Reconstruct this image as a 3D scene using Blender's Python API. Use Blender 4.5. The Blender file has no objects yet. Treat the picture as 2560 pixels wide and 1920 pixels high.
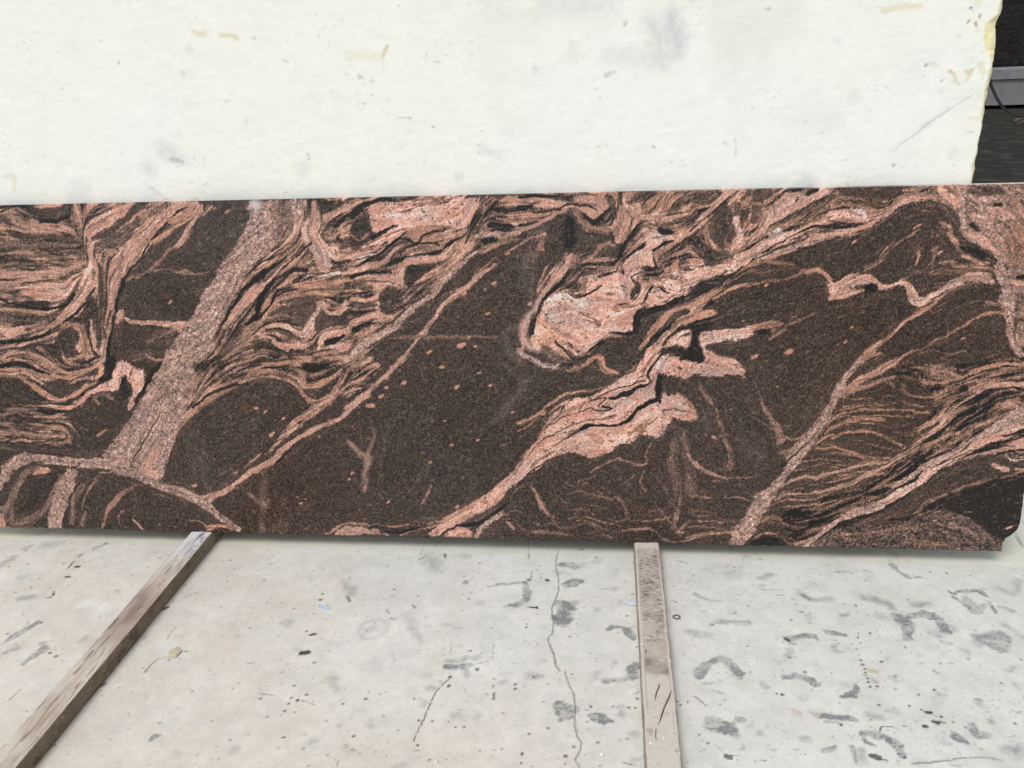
# Polished granite slab leaning on a white wall, standing on two timber battens over a stained concrete floor.
import bpy, math
import numpy as np

# ---------------------------------------------------------------- camera, light, exposure
FPX = 2095.0                                   # focal length in pixels of the 2560-wide photograph
CAM_M = np.array([[0.9936453, 0.0034002, -0.1125051],
                  [0.1061420, -0.3609164, 0.9265383],
                  [-0.0374546, -0.9325920, -0.3589838]])   # camera axes (right, down, forward) in world space
CAM_C = np.array([0.0, -1.4543237, 0.9316534])
LEAN = math.radians(8.0)                       # slab leans back on the wall
HB = 0.032                                     # batten height
SLAB_H, SLAB_T, SLAB_R, SLAB_L = 0.68, 0.018, 0.7715, -1.40
WALL_Y = 0.1146
scene = bpy.context.scene
COL = scene.collection
cam_d = bpy.data.cameras.new('camera'); cam = bpy.data.objects.new('camera', cam_d); COL.objects.link(cam)
from mathutils import Matrix
R = Matrix(((CAM_M[0, 0], -CAM_M[0, 1], -CAM_M[0, 2]), (CAM_M[1, 0], -CAM_M[1, 1], -CAM_M[1, 2]), (CAM_M[2, 0], -CAM_M[2, 1], -CAM_M[2, 2])))
cam.matrix_world = Matrix.Translation(CAM_C.tolist()) @ R.to_4x4()
cam_d.sensor_width = 36; cam_d.lens = 36*FPX/2560; cam_d.clip_start = .05; cam_d.clip_end = 500
scene.camera = cam
w = bpy.data.worlds.new('World'); scene.world = w; w.use_nodes = True
nt = w.node_tree; nt.nodes.clear()
SUN_EL, SUN_AZ = math.radians(56), math.radians(-20)       # azimuth measured from straight in front of the wall, towards its left
sky = nt.nodes.new('ShaderNodeTexSky'); sky.sky_type = 'NISHITA'; sky.sun_disc = False
sky.sun_elevation = SUN_EL; sky.air_density = 1.0; sky.dust_density = 2.0; sky.ozone_density = 1.0
sky.sun_rotation = math.pi - SUN_AZ
hs = nt.nodes.new('ShaderNodeHueSaturation'); hs.inputs['Saturation'].default_value = .30     # an overcast sky is nearly white
bg = nt.nodes.new('ShaderNodeBackground'); bg.inputs['Strength'].default_value = .14
wo = nt.nodes.new('ShaderNodeOutputWorld')
nt.links.new(sky.outputs[0], hs.inputs['Color']); nt.links.new(hs.outputs[0], bg.inputs[0]); nt.links.new(bg.outputs[0], wo.inputs[0])
sd = bpy.data.lights.new('sun', 'SUN'); sd.energy = 1.4; sd.angle = math.radians(25); sd.color = (1, .985, .96)
sun = bpy.data.objects.new('sun', sd); COL.objects.link(sun)
from mathutils import Vector
dirv = Vector((math.sin(SUN_AZ)*math.cos(SUN_EL), -math.cos(SUN_AZ)*math.cos(SUN_EL), math.sin(SUN_EL)))
sun.rotation_euler = dirv.to_track_quat('Z', 'Y').to_euler()
scene.view_settings.view_transform = 'Standard'; scene.view_settings.look = 'None'
scene.view_settings.exposure = 0.08; scene.view_settings.gamma = 1.0
scene.render.engine = 'CYCLES'

# ---------------------------------------------------------------- numpy helpers
def vnoise(x, y, cell, seed):
    """smooth value noise in -1..1 on arbitrary coordinates"""
    r = np.random.RandomState(seed).rand(256, 256).astype(np.float32)*2-1
    u = x/cell + 37.3; v = y/cell + 11.7
    iu = np.floor(u).astype(np.int32); iv = np.floor(v).astype(np.int32)
    fu = u-iu; fv = v-iv
    fu = fu*fu*(3-2*fu); fv = fv*fv*(3-2*fv)
    i0 = iu & 255; i1 = (iu+1) & 255; j0 = iv & 255; j1 = (iv+1) & 255
    return ((r[j0, i0]*(1-fu)+r[j0, i1]*fu)*(1-fv) + (r[j1, i0]*(1-fu)+r[j1, i1]*fu)*fv).astype(np.float32)
def fnoise(x, y, cell, seed, octv=3):
    s = 0; a = 1; t = 0
    for k in range(octv):
        s = s + a*vnoise(x, y, cell/2**k, seed+k*7); t += a; a *= .55
    return s/t
def blur(a, r):
    """box blur twice, radius r cells"""
    if r < 1: return a
    for _ in range(2):
        for ax in (0, 1):
            p = np.pad(a, [(r+1, r) if i == ax else (0, 0) for i in range(a.ndim)], mode='edge')
            c = np.cumsum(p, axis=ax, dtype=np.float64)
            n = a.shape[ax]
            hi = np.take(c, np.arange(2*r+1, 2*r+1+n), axis=ax); lo = np.take(c, np.arange(0, n), axis=ax)
            a = ((hi-lo)/(2*r+1)).astype(np.float32)
    return a
def sstep(e0, e1, v):
    t = np.clip((v-e0)/(e1-e0), 0, 1); return t*t*(3-2*t)
def catmull(P, n=6, closed=False):
    P = np.asarray(P, float)
    if len(P) < 3 and not closed: 
        return P
    if closed: Q = np.vstack([P[-1], P, P[0], P[1]])
    else: Q = np.vstack([2*P[0]-P[1], P, 2*P[-1]-P[-2]])
    out = []
    m = len(Q)-3
    for i in range(m):
        a, b, c, d = Q[i:i+4]
        for k in range(n):
            t = k/n
            out.append(.5*((2*b)+(-a+c)*t+(2*a-5*b+4*c-d)*t*t+(-a+3*b-3*c+d)*t**3))
    if not closed: out.append(P[-1])
    return np.array(out)
class Canvas:
    """grid over a flat surface in metres; u across, v up"""
    def __init__(s, u, v):
        s.u = u.astype(np.float32); s.v = v.astype(np.float32)
        s.U, s.V = np.meshgrid(s.u, s.v)
        s.du = float(np.median(np.diff(u)))
        s.Uw, s.Vw = s.U, s.V
    def box(s, lo, hi):
        i0 = max(np.searchsorted(s.u, lo[0]), 0); i1 = min(np.searchsorted(s.u, hi[0]), len(s.u))
        j0 = max(np.searchsorted(s.v, lo[1]), 0); j1 = min(np.searchsorted(s.v, hi[1]), len(s.v))
        return (slice(j0, j1), slice(i0, i1)) if i1 > i0 and j1 > j0 else None
    def line(s, P, soft):
        """P: n x 3 (u, v, width).  returns slice, mask"""
        best = None
        m = P[:, 2].max()/2+soft+.006
        bx = s.box(P[:, :2].min(0)-m, P[:, :2].max(0)+m)
        if bx is None: return None, None
        out = np.zeros(s.U[bx].shape, np.float32)
        oj, oi = bx[0].start, bx[1].start
        for a, b in zip(P[:-1], P[1:]):
            mm = max(a[2], b[2])/2+soft+.006
            sb = s.box(np.minimum(a[:2], b[:2])-mm, np.maximum(a[:2], b[:2])+mm)
            if sb is None: continue
            x = s.Uw[sb]; y = s.Vw[sb]
            d = b[:2]-a[:2]; L = max(d@d, 1e-12)
            t = np.clip(((x-a[0])*d[0]+(y-a[1])*d[1])/L, 0, 1)
            w = a[2]+(b[2]-a[2])*t
            ds = np.hypot(x-a[0]-t*d[0], y-a[1]-t*d[1])
            k = np.clip((w/2-ds)/soft+.5, 0, 1)
            o = out[sb[0].start-oj:sb[0].stop-oj, sb[1].start-oi:sb[1].stop-oi]
            np.maximum(o, k, out=o)
        return bx, out
    def poly(s, P, soft):
        P = np.asarray(P)
        bx = s.box(P[:, :2].min(0)-soft-.006, P[:, :2].max(0)+soft+.006)
        if bx is None: return None, None
        x = s.Uw[bx]; y = s.Vw[bx]; ins = np.zeros(x.shape, bool)
        n = len(P)
        for i in range(n):
            x0, y0 = P[i, :2]; x1, y1 = P[(i+1) % n, :2]
            if y0 == y1: continue
            c = (y0 > y) != (y1 > y)
            ins ^= c & (x < (x1-x0)*(y-y0)/(y1-y0)+x0)
        m = ins.astype(np.float32)
        r = int(round(soft/s.du/2))
        return bx, (blur(m, r) if r >= 1 else m)
def parse(txt):
    for ln in txt.strip().splitlines():
        if not ln.strip() or ln[0] == '#': continue
        h, b = ln.split(':'); h = h.split()
        soft = 3.; op = 1.
        for q in h[3:]:
            if q[0] == 's': soft = float(q[1:])
            if q[0] == 'o': op = float(q[1:])
        yield h[0], h[1], float(h[2]), soft, op, np.array(b.split(), float)

VEINS_SHEEN = '''
# crop kind value [sN soft] [oN opacity] : x y w x y w ...   ('F' prefix = filled outline x y x y)
a FS .45 : -900 100 1659 90 1659 250 1400 350 1200 620 1080 740 1030 850 980 1000 940 1250 880 1450 940 1560 700 1640 -900 1640
a FS .42 : -900 110 760 105 740 560 700 700 620 900 0 1000 -900 1000
a V .55 : 60 180 80 200 300 120 400 290 60
a V .5 : 100 160 60 30 200 60 -300 220 90
a V .6 : -600 730 90 0 720 70 250 720 70 450 700 60 750 640 60
a P .72 : 200 860 30 280 870 90 420 860 150 560 860 150 620 800 90
a V .6 : -400 920 60 0 910 30 200 930 60
a D .17 : 240 150 60 400 200 110 560 180 120 600 130 60
a K .05 : 350 250 30 500 250 35 590 200 30
a V .28 : 380 480 70 520 470 80 680 530 80 740 480 40
a V .33 : -500 430 90 0 440 90 200 460 80 400 450 60
a V .33 : -500 630 60 0 640 60 200 640 50 350 620 30
a V .6 : 520 510 20 620 510 30 700 490 10
a V .45 : -400 850 60 0 850 90 120 840 60
a V .4 : 620 120 30 640 250 30 660 400 30
a S .45 : 830 420 60 810 560 130 780 720 200 680 880 200 520 1050 170 330 1180 150 150 1270 150 0 1340 150 -300 1400 150
a V .25 : -300 1100 100 0 1060 120 200 1080 120 400 1070 60
a P .74 : 20 1260 40 100 1220 90 200 1170 50
a P .68 : 770 350 40 770 500 50 820 620 40 830 760 40 740 900 50 600 1020 50 500 1100 45 400 1190 50 250 1270 45 120 1370 55 0 1430 50 -300 1480 60
a K .06 : 640 880 20 560 980 25 400 1010 28 200 990 22 0 930 22 -300 900 22
a O .55 : -300 1000 22 0 1010 22 200 1020 25 400 1060 25 480 1040 20
a K .06 : 820 830 20 740 960 25 620 1080 30 480 1180 40 300 1260 30 100 1290 35 0 1300 30
a D .16 : 790 940 60 800 1050 90 620 1130 60 450 1190 40
a D .16 : 600 1250 200 560 1330 170 700 1470 90
a D .15 : 0 1370 20 200 1350 40 350 1330 60 480 1390 60
a O .55 : 540 1150 50 680 1160 55 730 1250 60 740 1350 80 700 1420 50 600 1450 15
a P .6 : 780 1100 25 800 1250 25 840 1360 28 880 1400 30
a K .06 : 770 1120 15 770 1250 20 800 1360 20 850 1420 25
a W .75 : 790 1190 15 815 1240 25 830 1300 15
a P .72 : 760 370 60 900 250 110 1050 180 140 1130 120 110
a D .2 : 800 400 30 900 360 60 1000 300 60 1100 220 50 1180 130 60 1220 110 60
a V .28 : 820 450 30 980 420 90 1100 330 60 1200 230 50
a P .66 : 1060 640 40 1100 570 70 1150 480 130 1250 400 80 1400 270 50 1500 160 50 1640 120 50
a K .08 : 1060 760 30 1200 600 26 1280 450 22 1400 320 26 1500 200 22 1659 110 16
a V .5 : 1250 200 100 1380 160 60
a O .66 : 1300 440 20 1400 380 50 1500 300 55 1659 190 60
a D .2 : 860 620 30 870 800 50 880 1000 45 870 1200 45 850 1340 40
a O .5 : 895 750 15 900 950 18 880 1150 20 880 1250 16
a O .5 : 935 800 10 940 950 14 920 1150 12
a P .6 : 1060 640 50 1000 820 40 980 980 40 950 1150 40 920 1300 36 900 1430 44 820 1520 50 700 1560 36
a K .06 : 1060 780 40 1010 920 28 990 1050 28 965 1200 25 940 1350 34 930 1500 60 890 1640 70
a O .55 : 1659 330 36 1590 410 46 1450 520 24 1300 680 22 1200 720 16 1090 770 16
a V .46 : 1290 690 12 1400 670 14 1550 690 16 1659 700 16
a P .7 : 1080 1090 20 1150 1120 32 1300 1130 30 1450 1150 46 1600 1160 80 1560 1200 50
a P .6 : 1000 1060 30 1050 1040 40 1010 1130 20
a V .27 s20 : 1300 1290 80 1450 1230 80 1530 1180 40
a V .27 s20 : 1180 1420 80 1300 1380 60
a V .5 : 1260 1400 12 1330 1440 22 1400 1440 12
a O .6 : -300 1500 40 0 1480 33 100 1430 33 200 1420 38 330 1450 42 450 1520 38 600 1570 33 750 1540 33 850 1470 38
a K .06 : -300 1560 40 0 1500 28 120 1480 28 250 1500 28 400 1580 28 550 1620 28
a V .5 : 530 1370 18 560 1440 18 640 1500 18 760 1500 12
a V .5 : 250 1380 26 400 1440 22 500 1500 18
a O .5 : 330 1350 40 380 1400 45
a K .08 : 700 1500 20 800 1450 30 870 1420 20
b FD .14 : -900 150 200 160 400 290 520 380 350 400 0 400 -900 400
b FD .16 : 560 160 900 60 880 160 700 280 520 350 350 230
b O .68 : -300 180 40 0 120 30 120 130 30 180 150 38 300 230 48 400 300 52 500 350 52 620 310 38 750 230 32 850 150 36 880 60 46
b K .06 : 0 60 26 150 40 26 300 80 34 450 130 34 600 150 26
b O .55 : 0 90 20 120 90 24 200 80 26 350 130 40 550 150 40 700 120 36 830 40 36
b P .66 : 600 190 15 700 170 26 800 150 16
b K .06 : 700 300 20 850 220 25 960 120 60 980 0 60
b FP .84 : 1010 20 1080 10 1150 60 1230 90 1255 160 1230 280 1170 330 1150 290 1130 220 1090 130 1050 170 1030 240 960 270 850 280 780 310 720 330 740 290 850 230 960 170 990 120
b K .1 : 1070 160 30 1070 240 80 1090 300 90
b P .74 : 760 300 50 680 370 46 600 410 50 500 410 52 400 390 38 250 390 18 100 380 14
b K .08 : 280 380 20 500 375 12 660 390 12
b P .66 : 1140 330 40 1130 380 45 1120 430 20
b O .5 : 820 340 26 840 380 30
b V .38 : 800 310 30 900 290 40 960 330 40
b FS .42 : -900 400 0 420 150 390 350 430 560 500 640 600 600 720 400 740 200 700 0 720 -900 720
b K .08 : 330 440 36 450 460 44 560 450 26
b V .5 : 300 480 14 420 490 15 560 460 10
b K .1 : 140 470 14 250 530 14 420 545 14 560 560 16
b O .5 : 180 560 26 400 560 26 540 580 28 600 650 30 580 710 28 480 720 28
b K .08 : 440 600 14 540 620 14 580 680 14 500 690 14
b K .1 : 0 720 18 300 712 16 450 680 16
b V .4 : 0 760 40 150 770 30
b O .45 : 700 580 20 760 600 20
b V .4 : 650 600 15 690 680 14
b O .5 : 840 650 26 880 620 36 930 600 12
b G .57 : -400 1300 100 0 1050 80 80 930 110 200 850 110 400 850 80 600 880 80 900 900 110 1000 930 110
b V .35 : -300 1450 100 60 1300 100 100 1420 110 250 1400 100 400 1260 70 480 1100 50 520 1000 36
b V .35 : 330 930 40 200 1000 50 120 1150 60 60 1300 80
b FD .12 : 280 1000 480 970 520 960 440 1120 350 1280 240 1310 140 1310 180 1180 240 1080
b FO .66 : 290 990 340 930 400 930 440 960 380 985
b K .05 : 280 1000 10 420 985 10 520 965 12 620 930 12 700 900 10
b G .55 : 0 1100 50 60 1000 50
b V .5 : 0 1350 60 30 1450 70
b G .55 : 620 980 110 580 1080 140 530 1200 140 480 1350 150 470 1450 130
b V .38 : 720 1080 60 650 1200 60 620 1400 70
b G .56 : 1000 960 50 1150 1000 60 1300 1060 65 1450 1110 80 1659 1180 95
b V .42 : 980 960 18 850 1000 18 780 1100 18
b O .5 : 830 1050 20 760 1130 28 710 1230 32 700 1290 18
b V .4 : 740 1320 20 700 1430 24
b O .46 : 1180 1080 40 1060 1150 50 980 1240 40 920 1340 40 890 1450 30
b V .38 : 1170 1160 20 1160 1260 24 1040 1330 18 1030 1430 18
b P .66 : 1150 1390 24 1190 1420 28 1220 1460 16
b V .3 s20 : 1330 1170 50 1500 1180 50 1600 1260 50
b V .45 : 1600 1380 16 1659 1400 16
c FG .53 : 650 95 640 220 540 420 430 560 330 740 220 920 150 1060 30 1230 -121 1452 -330 1850 -470 2050 -560 2190 -620 2280 -520 2420 -220 2500 -120 2500 -80 2340 -20 2150 40 2010 120 1870 200 1659 300 1350 350 1200 420 1080 500 930 600 740 700 620 900 440 1100 200 1140 80
c V .38 s30 : 900 120 130 950 280 160 880 380 90
c W .8 s12 o.7 : 660 100 40 700 105 50
b P .66 : 1360 780 60 1330 830 80 1250 950 90 1350 1000 70
b K .07 : 1380 460 9 1300 620 13 1220 740 13 1120 920 10
b K .07 : 1400 20 30 1320 100 45 1240 260 36 1180 350 26
b D .2 : 1430 900 14 1440 1000 20 1390 1050 20
c P .68 : 0 130 55 150 100 36 200 130 55 120 290 46 60 420 46 0 460 24
c O .6 : -40 260 70 60 220 55 140 200 45
c V .44 : 0 690 12 120 715 15 250 690 12 370 620 12
c FS .44 : 1130 80 1659 70 1659 1659 1100 1659 700 1640 220 1659 300 1380 420 1100 600 740 900 450 1100 200
c P .76 : 1200 100 60 1200 250 110 1150 350 150 1250 500 150 1280 620 150
c P .76 : 1350 520 110 1450 560 80 1659 510 75
c P .62 : 1300 230 70 1400 160 65 1560 90 46 1659 60 30
c D .14 : 1290 110 70 1340 140 50 1420 90 50
c K .08 : 1380 300 40 1520 190 44 1659 110 36
c O .62 : 1400 340 26 1520 260 26 1659 170 30
c FD .14 : 1380 400 1500 310 1659 190 1659 480 1500 500 1430 450
c O .5 : 1440 390 10 1510 380 12 1570 425 16 1659 380 12
c O .7 : 1050 820 50 1200 820 130 1350 830 140 1500 800 50
c W .92 : 1080 770 14 1150 730 16 1250 725 14 1330 710 22 1420 700 16
c V .45 : 1270 780 28 1300 785 28
c K .05 : 1180 430 10 1050 560 18 950 650 24 850 760 28 780 830 38 720 950 50 690 1080 45 600 1150 36
c P .7 : 1150 470 18 1000 620 22 850 740 26 700 850 60 580 970 70 480 1090 60 420 1170 36
c K .05 : 950 570 16 800 670 42 700 750 50 600 830 38 520 950 26 450 1060 26 400 1150 22
c O .62 : 1000 420 26 850 580 26 680 700 34 560 800 34 480 930 26
c K .08 : 1000 430 9 850 540 13 700 640 15 600 720 12
c O .58 : 1150 560 50 1050 620 50 960 680 26 850 800 26 780 950 30 730 1030 20
c K .08 : 1130 680 44 1020 680 44 930 720 20 850 780 12
c K .07 : 980 830 20 880 860 32 820 960 26 750 1050 22 690 1110 22
c O .55 : 1150 870 70 950 900 50 850 980 40 800 1030 26
c FD .24 : 820 1040 950 980 1100 920 1250 900 1230 950 1150 1100 1100 1180 1000 1120 850 1090 740 1150
c K .08 : 750 1145 12 880 1115 14 980 1125 14 1060 1160 14
c FD .2 : 1240 1040 1300 1040 1450 1050 1659 970 1659 1040 1500 1150 1350 1160 1200 1200
c K .06 : 1280 910 16 1350 915 26 1420 960 22
c K .07 : 1500 740 20 1550 760 30 1659 740 50
c K .08 : 1480 860 20 1560 870 20 1659 850 30
c K .08 : 1430 640 40 1550 620 30 1659 590 20
c O .62 : 1500 700 40 1530 690 40 1659 650 40
c P .76 : 1659 900 55 1600 890 55 1500 930 65 1420 1020 60 1320 1040 44 1260 960 60 1220 1020 44 1160 1150 60 1100 1230 70 1030 1210 64 970 1160 54 880 1150 44 740 1170 30
c P .75 : 1659 1090 70 1560 1120 54 1480 1200 54 1300 1240 54 1250 1300 54 1240 1380 26
c K .06 : 1290 1310 46 1370 1280 54 1450 1230 26
c FP .78 : 1320 1350 1480 1290 1520 1330 1450 1370
c K .1 : 1540 1190 44 1659 1150 54
c D .14 : 780 1190 20 900 1200 60 1000 1240 60 1080 1280 16
c O .5 : 780 1215 10 880 1230 10 960 1280 8
c P .78 : 720 1230 44 820 1260 44 880 1320 70 1000 1340 54 1130 1330 44
c D .14 : 700 1340 60 800 1330 70 900 1390 46 1100 1380 26
c V .42 : 720 1140 24 620 1240 54 480 1380 60 350 1500 54 250 1600 54
c V .28 : 560 1180 70 440 1330 80 380 1400 50
c O .5 : 850 1390 12 700 1390 18 560 1440 22 420 1540 26 330 1620 26
c K .1 : 880 1420 36 760 1440 44 600 1500 26
c O .6 : 1150 1450 44 900 1460 54 750 1540 34 600 1580 44 450 1640 34
c K .07 : 720 1530 16 800 1520 26 950 1520 26 1050 1520 16
c FK .07 : 1080 1500 1250 1470 1450 1460 1350 1510 1180 1570 1110 1570
c P .6 : 1200 1400 34 1400 1450 40 1550 1450 70 1659 1370 34
c O .55 : 1659 1250 20 1500 1300 16
c D .2 : 1540 1280 40 1640 1230 50
d FS .42 : 250 0 1659 0 1659 150 1450 200 1380 350 1200 450 1130 370 1050 240 900 160 700 150 400 280 200 420 0 640 100 400 200 200
d O .58 : 0 640 24 150 440 54 300 340 44 450 270 44 580 230 26 700 215 10
d K .08 : 150 410 26 300 290 22 500 220 22 650 190 18
d V .4 : 80 300 60 160 220 60 220 120 60
d O .62 : 550 190 26 700 110 54 850 110 44 980 150 44 1060 210 54 1150 240 34 1280 180 34 1420 90 34
d O .64 : 990 70 34 1060 100 54 1110 180 54
d O .6 : 700 90 44 850 30 40 1150 10 26
d K .06 : 740 75 16 850 70 22 980 55 12
d FK .06 : 1080 30 1300 20 1430 0 1300 60 1200 110 1130 110
d FD .17 : 700 165 900 170 1050 260 1130 380 1200 460 1000 600 800 760 500 960 300 1120 130 900 0 660 200 440 400 300
d D .17 : 1130 280 60 1250 270 80 1330 210 40
d O .55 : 1080 240 26 1100 300 26 1140 360 16
d S .42 : 1659 0 50 1500 90 50 1440 170 60 1350 300 60 1200 440 80 1050 540 80 900 680 50 780 790 30 640 880 30 480 980 20 350 1060 20
d P .64 : 1659 300 42 1500 410 50 1400 510 44 1250 570 40 1170 610 44 1050 690 38 930 770 44 850 850 50 780 900 50 700 940 50 550 1040 50 420 1130 44 320 1180 70 240 1220 100
d K .08 : 1100 680 12 1000 760 16 860 900 16
d G .56 : -20 1110 90 120 1180 100 240 1240 90 350 1330 70 450 1400 60 540 1470 50
d O .64 : 270 1450 44 380 1430 44 480 1450 34
d V .5 : 80 1380 12 180 1390 16 260 1430 12
d V .32 s20 : 740 960 12 760 1050 20 750 1150 30 750 1250 50 750 1350 44 750 1480 44
d V .45 s16 : 640 1160 20 700 1220 26 780 1260 40 800 1220 34
d V .26 s30 : 100 820 20 200 1000 30 290 1130 30
d V .3 s16 : 290 1130 12 400 980 16 480 940 10
d P .5 s16 : 1480 700 12 1570 790 24 1640 850 34 1640 980 26 1620 1100 34
d O .5 : 1300 1510 20 1400 1450 26 1500 1410 18 1659 1420 14
d FP .7 : 1370 1510 1450 1440 1540 1430 1659 1445 1659 1510
e FS .45 : 0 60 1250 45 1100 250 1000 400 800 560 700 640 480 640 470 780 450 850 300 1080 0 1250
e FP .8 : 160 110 330 90 600 130 850 60 1100 60 1050 230 1020 320 850 300 700 280 500 320 400 400 280 440 170 330 150 220
e W .9 s8 : 230 190 16 350 200 26 450 205 12
e W .88 s8 : 540 210 20 650 180 20
e W .9 s6 : 520 300 12 680 290 16 860 240 10
e P .78 : 0 560 80 150 490 80 300 380 70 450 300 70 600 290 44
e W .97 : 60 570 20 180 540 14
e K .07 : 0 200 70 80 130 54 200 80 36 330 70 30
e FD .14 : 0 280 100 190 150 220 170 340 200 360 100 450 0 500
e O .5 : 0 370 12 60 420 16 150 370 8
e K .06 : 180 400 44 300 320 26 390 285 12
e V .25 : 350 62 26 550 62 26 700 58 16
e O .65 : 435 80 36 435 110 30
e FO .55 : 400 400 500 320 650 290 800 300 700 350 560 410 480 380
e K .05 : 20 650 16 150 590 26 260 530 30 350 440 34 420 400 26 500 420 26 560 440 30 620 380 16 700 345 14 840 325 9
e P .67 : 0 690 70 150 640 60 290 610 50 340 540 34 420 480 34
e V .3 : 540 500 36 720 490 44
e K .06 : 320 630 30 400 590 26 550 550 16 650 540 22 800 500 34 850 440 42 950 390 26
e O .62 : 550 480 20 620 420 34 720 400 50 850 380 50 980 340 34
e K .07 : 500 480 16 600 440 20 700 440 16 750 460 16
e P .73 : 410 650 50 500 600 54 620 590 54 750 570 54 830 510 44 920 440 44 1010 370 34
e P .66 : 430 650 60 430 740 50
e FD .11 : 480 650 620 640 750 620 850 560 900 560 760 640 650 770 550 830 460 790
e K .08 : 0 740 44 100 700 34 250 700 34 340 700 16
e P .7 : 240 760 34 330 760 44 430 790 34
e P .72 : 320 800 44 250 850 44 200 910 54 130 940 44 60 920 44 0 930 54
e V .24 : 30 790 50 120 830 50 180 820 26
e K .08 : 0 880 16 100 870 20 180 860 10
e FD .18 : 250 870 320 820 440 870 440 940 350 1030 300 1050 240 980
e D .23 : 0 980 50 100 980 50 200 980 34
e K .08 : 0 1050 9 100 1040 10 220 1030 10
e P .74 : 220 1000 30 230 1060 50 100 1090 54 0 1130 60
e P .7 : 290 1080 34 240 1060 34
e K .08 : 20 1190 50 130 1150 40 280 1120 16
e S .34 : 1200 90 90 1080 280 110 950 500 150 760 720 160 560 850 120 400 1010 70 300 1100 50 120 1200 44 0 1260 44
e O .6 : 1240 60 34 1150 180 20 1050 300 16 1000 420 16
e K .06 : 1200 120 12 1080 260 16 980 440 16
e G .6 : 1100 490 24 980 580 34 880 690 38 770 810 40 700 900 42 620 950 50 520 1010 54 400 1130 54 300 1200 54 180 1280 54 60 1350 60 0 1420 70
e P .58 : 0 1500 44 60 1400 30
e O .5 : 0 1560 20 100 1500 12
e P .66 : 1300 600 10 1200 660 30 1100 730 40 1000 810 40 900 890 45 780 980 36 720 1070 28 640 1190 28 540 1310 28 450 1430 32 330 1540 34 200 1659 38
e O .48 : 1060 710 16 1150 630 20 1300 530 12 1400 480 10
e V .42 : 900 830 10 780 890 15 700 970 12 620 1040 8
e FS .22 : 1250 60 1659 40 1659 250 1500 340 1300 450 1100 520 1060 400 1100 280
e O .55 : 1200 220 16 1350 240 22 1500 230 34 1659 190 26
e K .07 : 1200 150 34 1400 150 44 1659 150 34
e K .07 : 1180 290 40 1350 290 40 1500 280 24
e P .6 : 1390 185 24 1430 180 20
e P .6 : 1580 100 16 1659 100 40
e O .62 : 1280 60 24 1400 60 20
e G .52 : 1080 380 50 1200 370 50 1350 370 50 1500 320 50 1659 260 34
e P .66 : 1390 360 44 1520 320 36
e K .07 : 1150 420 54 1250 420 34
e O .56 : 1150 510 28 1280 460 34 1400 420 26 1500 390 12
e O .5 : 1400 480 16 1500 460 16
e O .42 s8 o.8 : 330 1256 20 700 1252 22 1250 1250 20
e V .3 s20 : 1540 400 20 1550 700 20 1540 950 20
e V .4 s10 : 1460 1440 10 1490 1200 30 1520 1080 30
f P .66 : 430 0 34 300 130 32 200 220 32 100 300 36 0 400 44
f O .5 : 0 230 26 150 215 22 200 200 12
f P .48 s14 : 0 740 26 80 820 42 140 840 50 130 930 26 120 1020 34 100 1120 44
f P .44 s14 : 140 840 34 170 720 26 200 600 16
f W .29 s26 o.7 : 1330 40 20 1430 130 36 1500 190 80 1450 290 80 1330 420 100 1220 530 60
f W .3 s20 o.5 : 1590 0 40 1580 150 40
f O .4 : 590 60 12 600 130 10
f P .44 : 600 1250 12 650 1160 22 680 1090 16
f P .75 : 1659 760 210 1560 860 170 1440 980 115 1330 1080 105 1200 1200 115 1050 1290 120 900 1370 100 780 1450 80 680 1510 54
f O .52 : 1100 1200 24 950 1300 24 820 1370 24 700 1400 16 450 1390 10
f K .06 : 1350 1220 14 1230 1330 34 1130 1400 44 1000 1430 40 880 1440 20 780 1500 12
f FP .73 : 800 1525 900 1450 1000 1460 1050 1490 1000 1525
f G .6 : 1300 1320 32 1200 1390 50 1120 1450 50 1080 1520 34
f O .55 : 0 1400 12 130 1420 16 350 1430 20 480 1420 26
f P .72 : 0 1485 60 150 1480 60 300 1505 24
f K .07 : 0 1430 8 250 1440 8 400 1460 16
f K .07 : 240 1490 12 450 1480 24 600 1450 12
f V .45 : 420 1510 8 600 1460 10 750 1430 10
f V .4 : 1290 1380 16 1400 1380 16 1480 1470 20 1560 1510 16 1659 1510 16
f P .6 : 1340 1400 20 1400 1450 32
f P .5 : 1570 1100 14 1610 1200 20 1640 1290 24
f V .3 s14 : 1360 1200 16 1450 1100 14 1560 1070 16
f O .64 : 1430 545 10 1500 520 24 1600 480 18 1659 460 20
f O .5 : 1440 605 5 1500 580 7 1600 510 5
f O .5 : 1455 850 14 1500 810 18 1540 770 16
f O .45 : 1280 745 6 1380 715 9
f K .08 : 1659 880 14 1540 960 14 1420 1070 14 1330 1160 14
g FS .46 : 0 100 1659 60 1659 900 1400 1000 1100 1100 980 1300 700 1370 400 1530 200 1430 0 1350 100 1000 200 750 400 600 450 250 300 260 0 400
g FD .17 : 300 300 460 240 560 330 620 400 850 470 900 560 830 660 700 660 600 600 420 600 350 560 200 600 100 800 60 1000 0 1050 0 430
g V .27 s30 : 150 500 100 80 700 100 180 400 80
g K .06 s14 : 430 330 90 430 500 110
g O .5 : 450 200 30 520 270 50 600 380 50 750 400 70
g O .42 s10 : 170 490 40 200 560 50
g O .5 : 780 490 16 680 570 20 600 640 16
g P .72 : 160 190 50 300 170 80 380 160 50
g K .06 : 0 205 50 100 190 30
g K .06 : 0 110 26 200 100 26 350 100 16
g K .07 : 0 360 34 150 320 16
g P .62 : 0 420 34 150 350 26 300 260 26 420 210 26
g O .56 : 0 290 34 200 260 34 330 230 20
g K .07 : 100 240 12 300 230 12 420 170 10 560 190 16 650 220 12
g P .68 : 480 130 50 700 150 110 720 250 90
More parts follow.
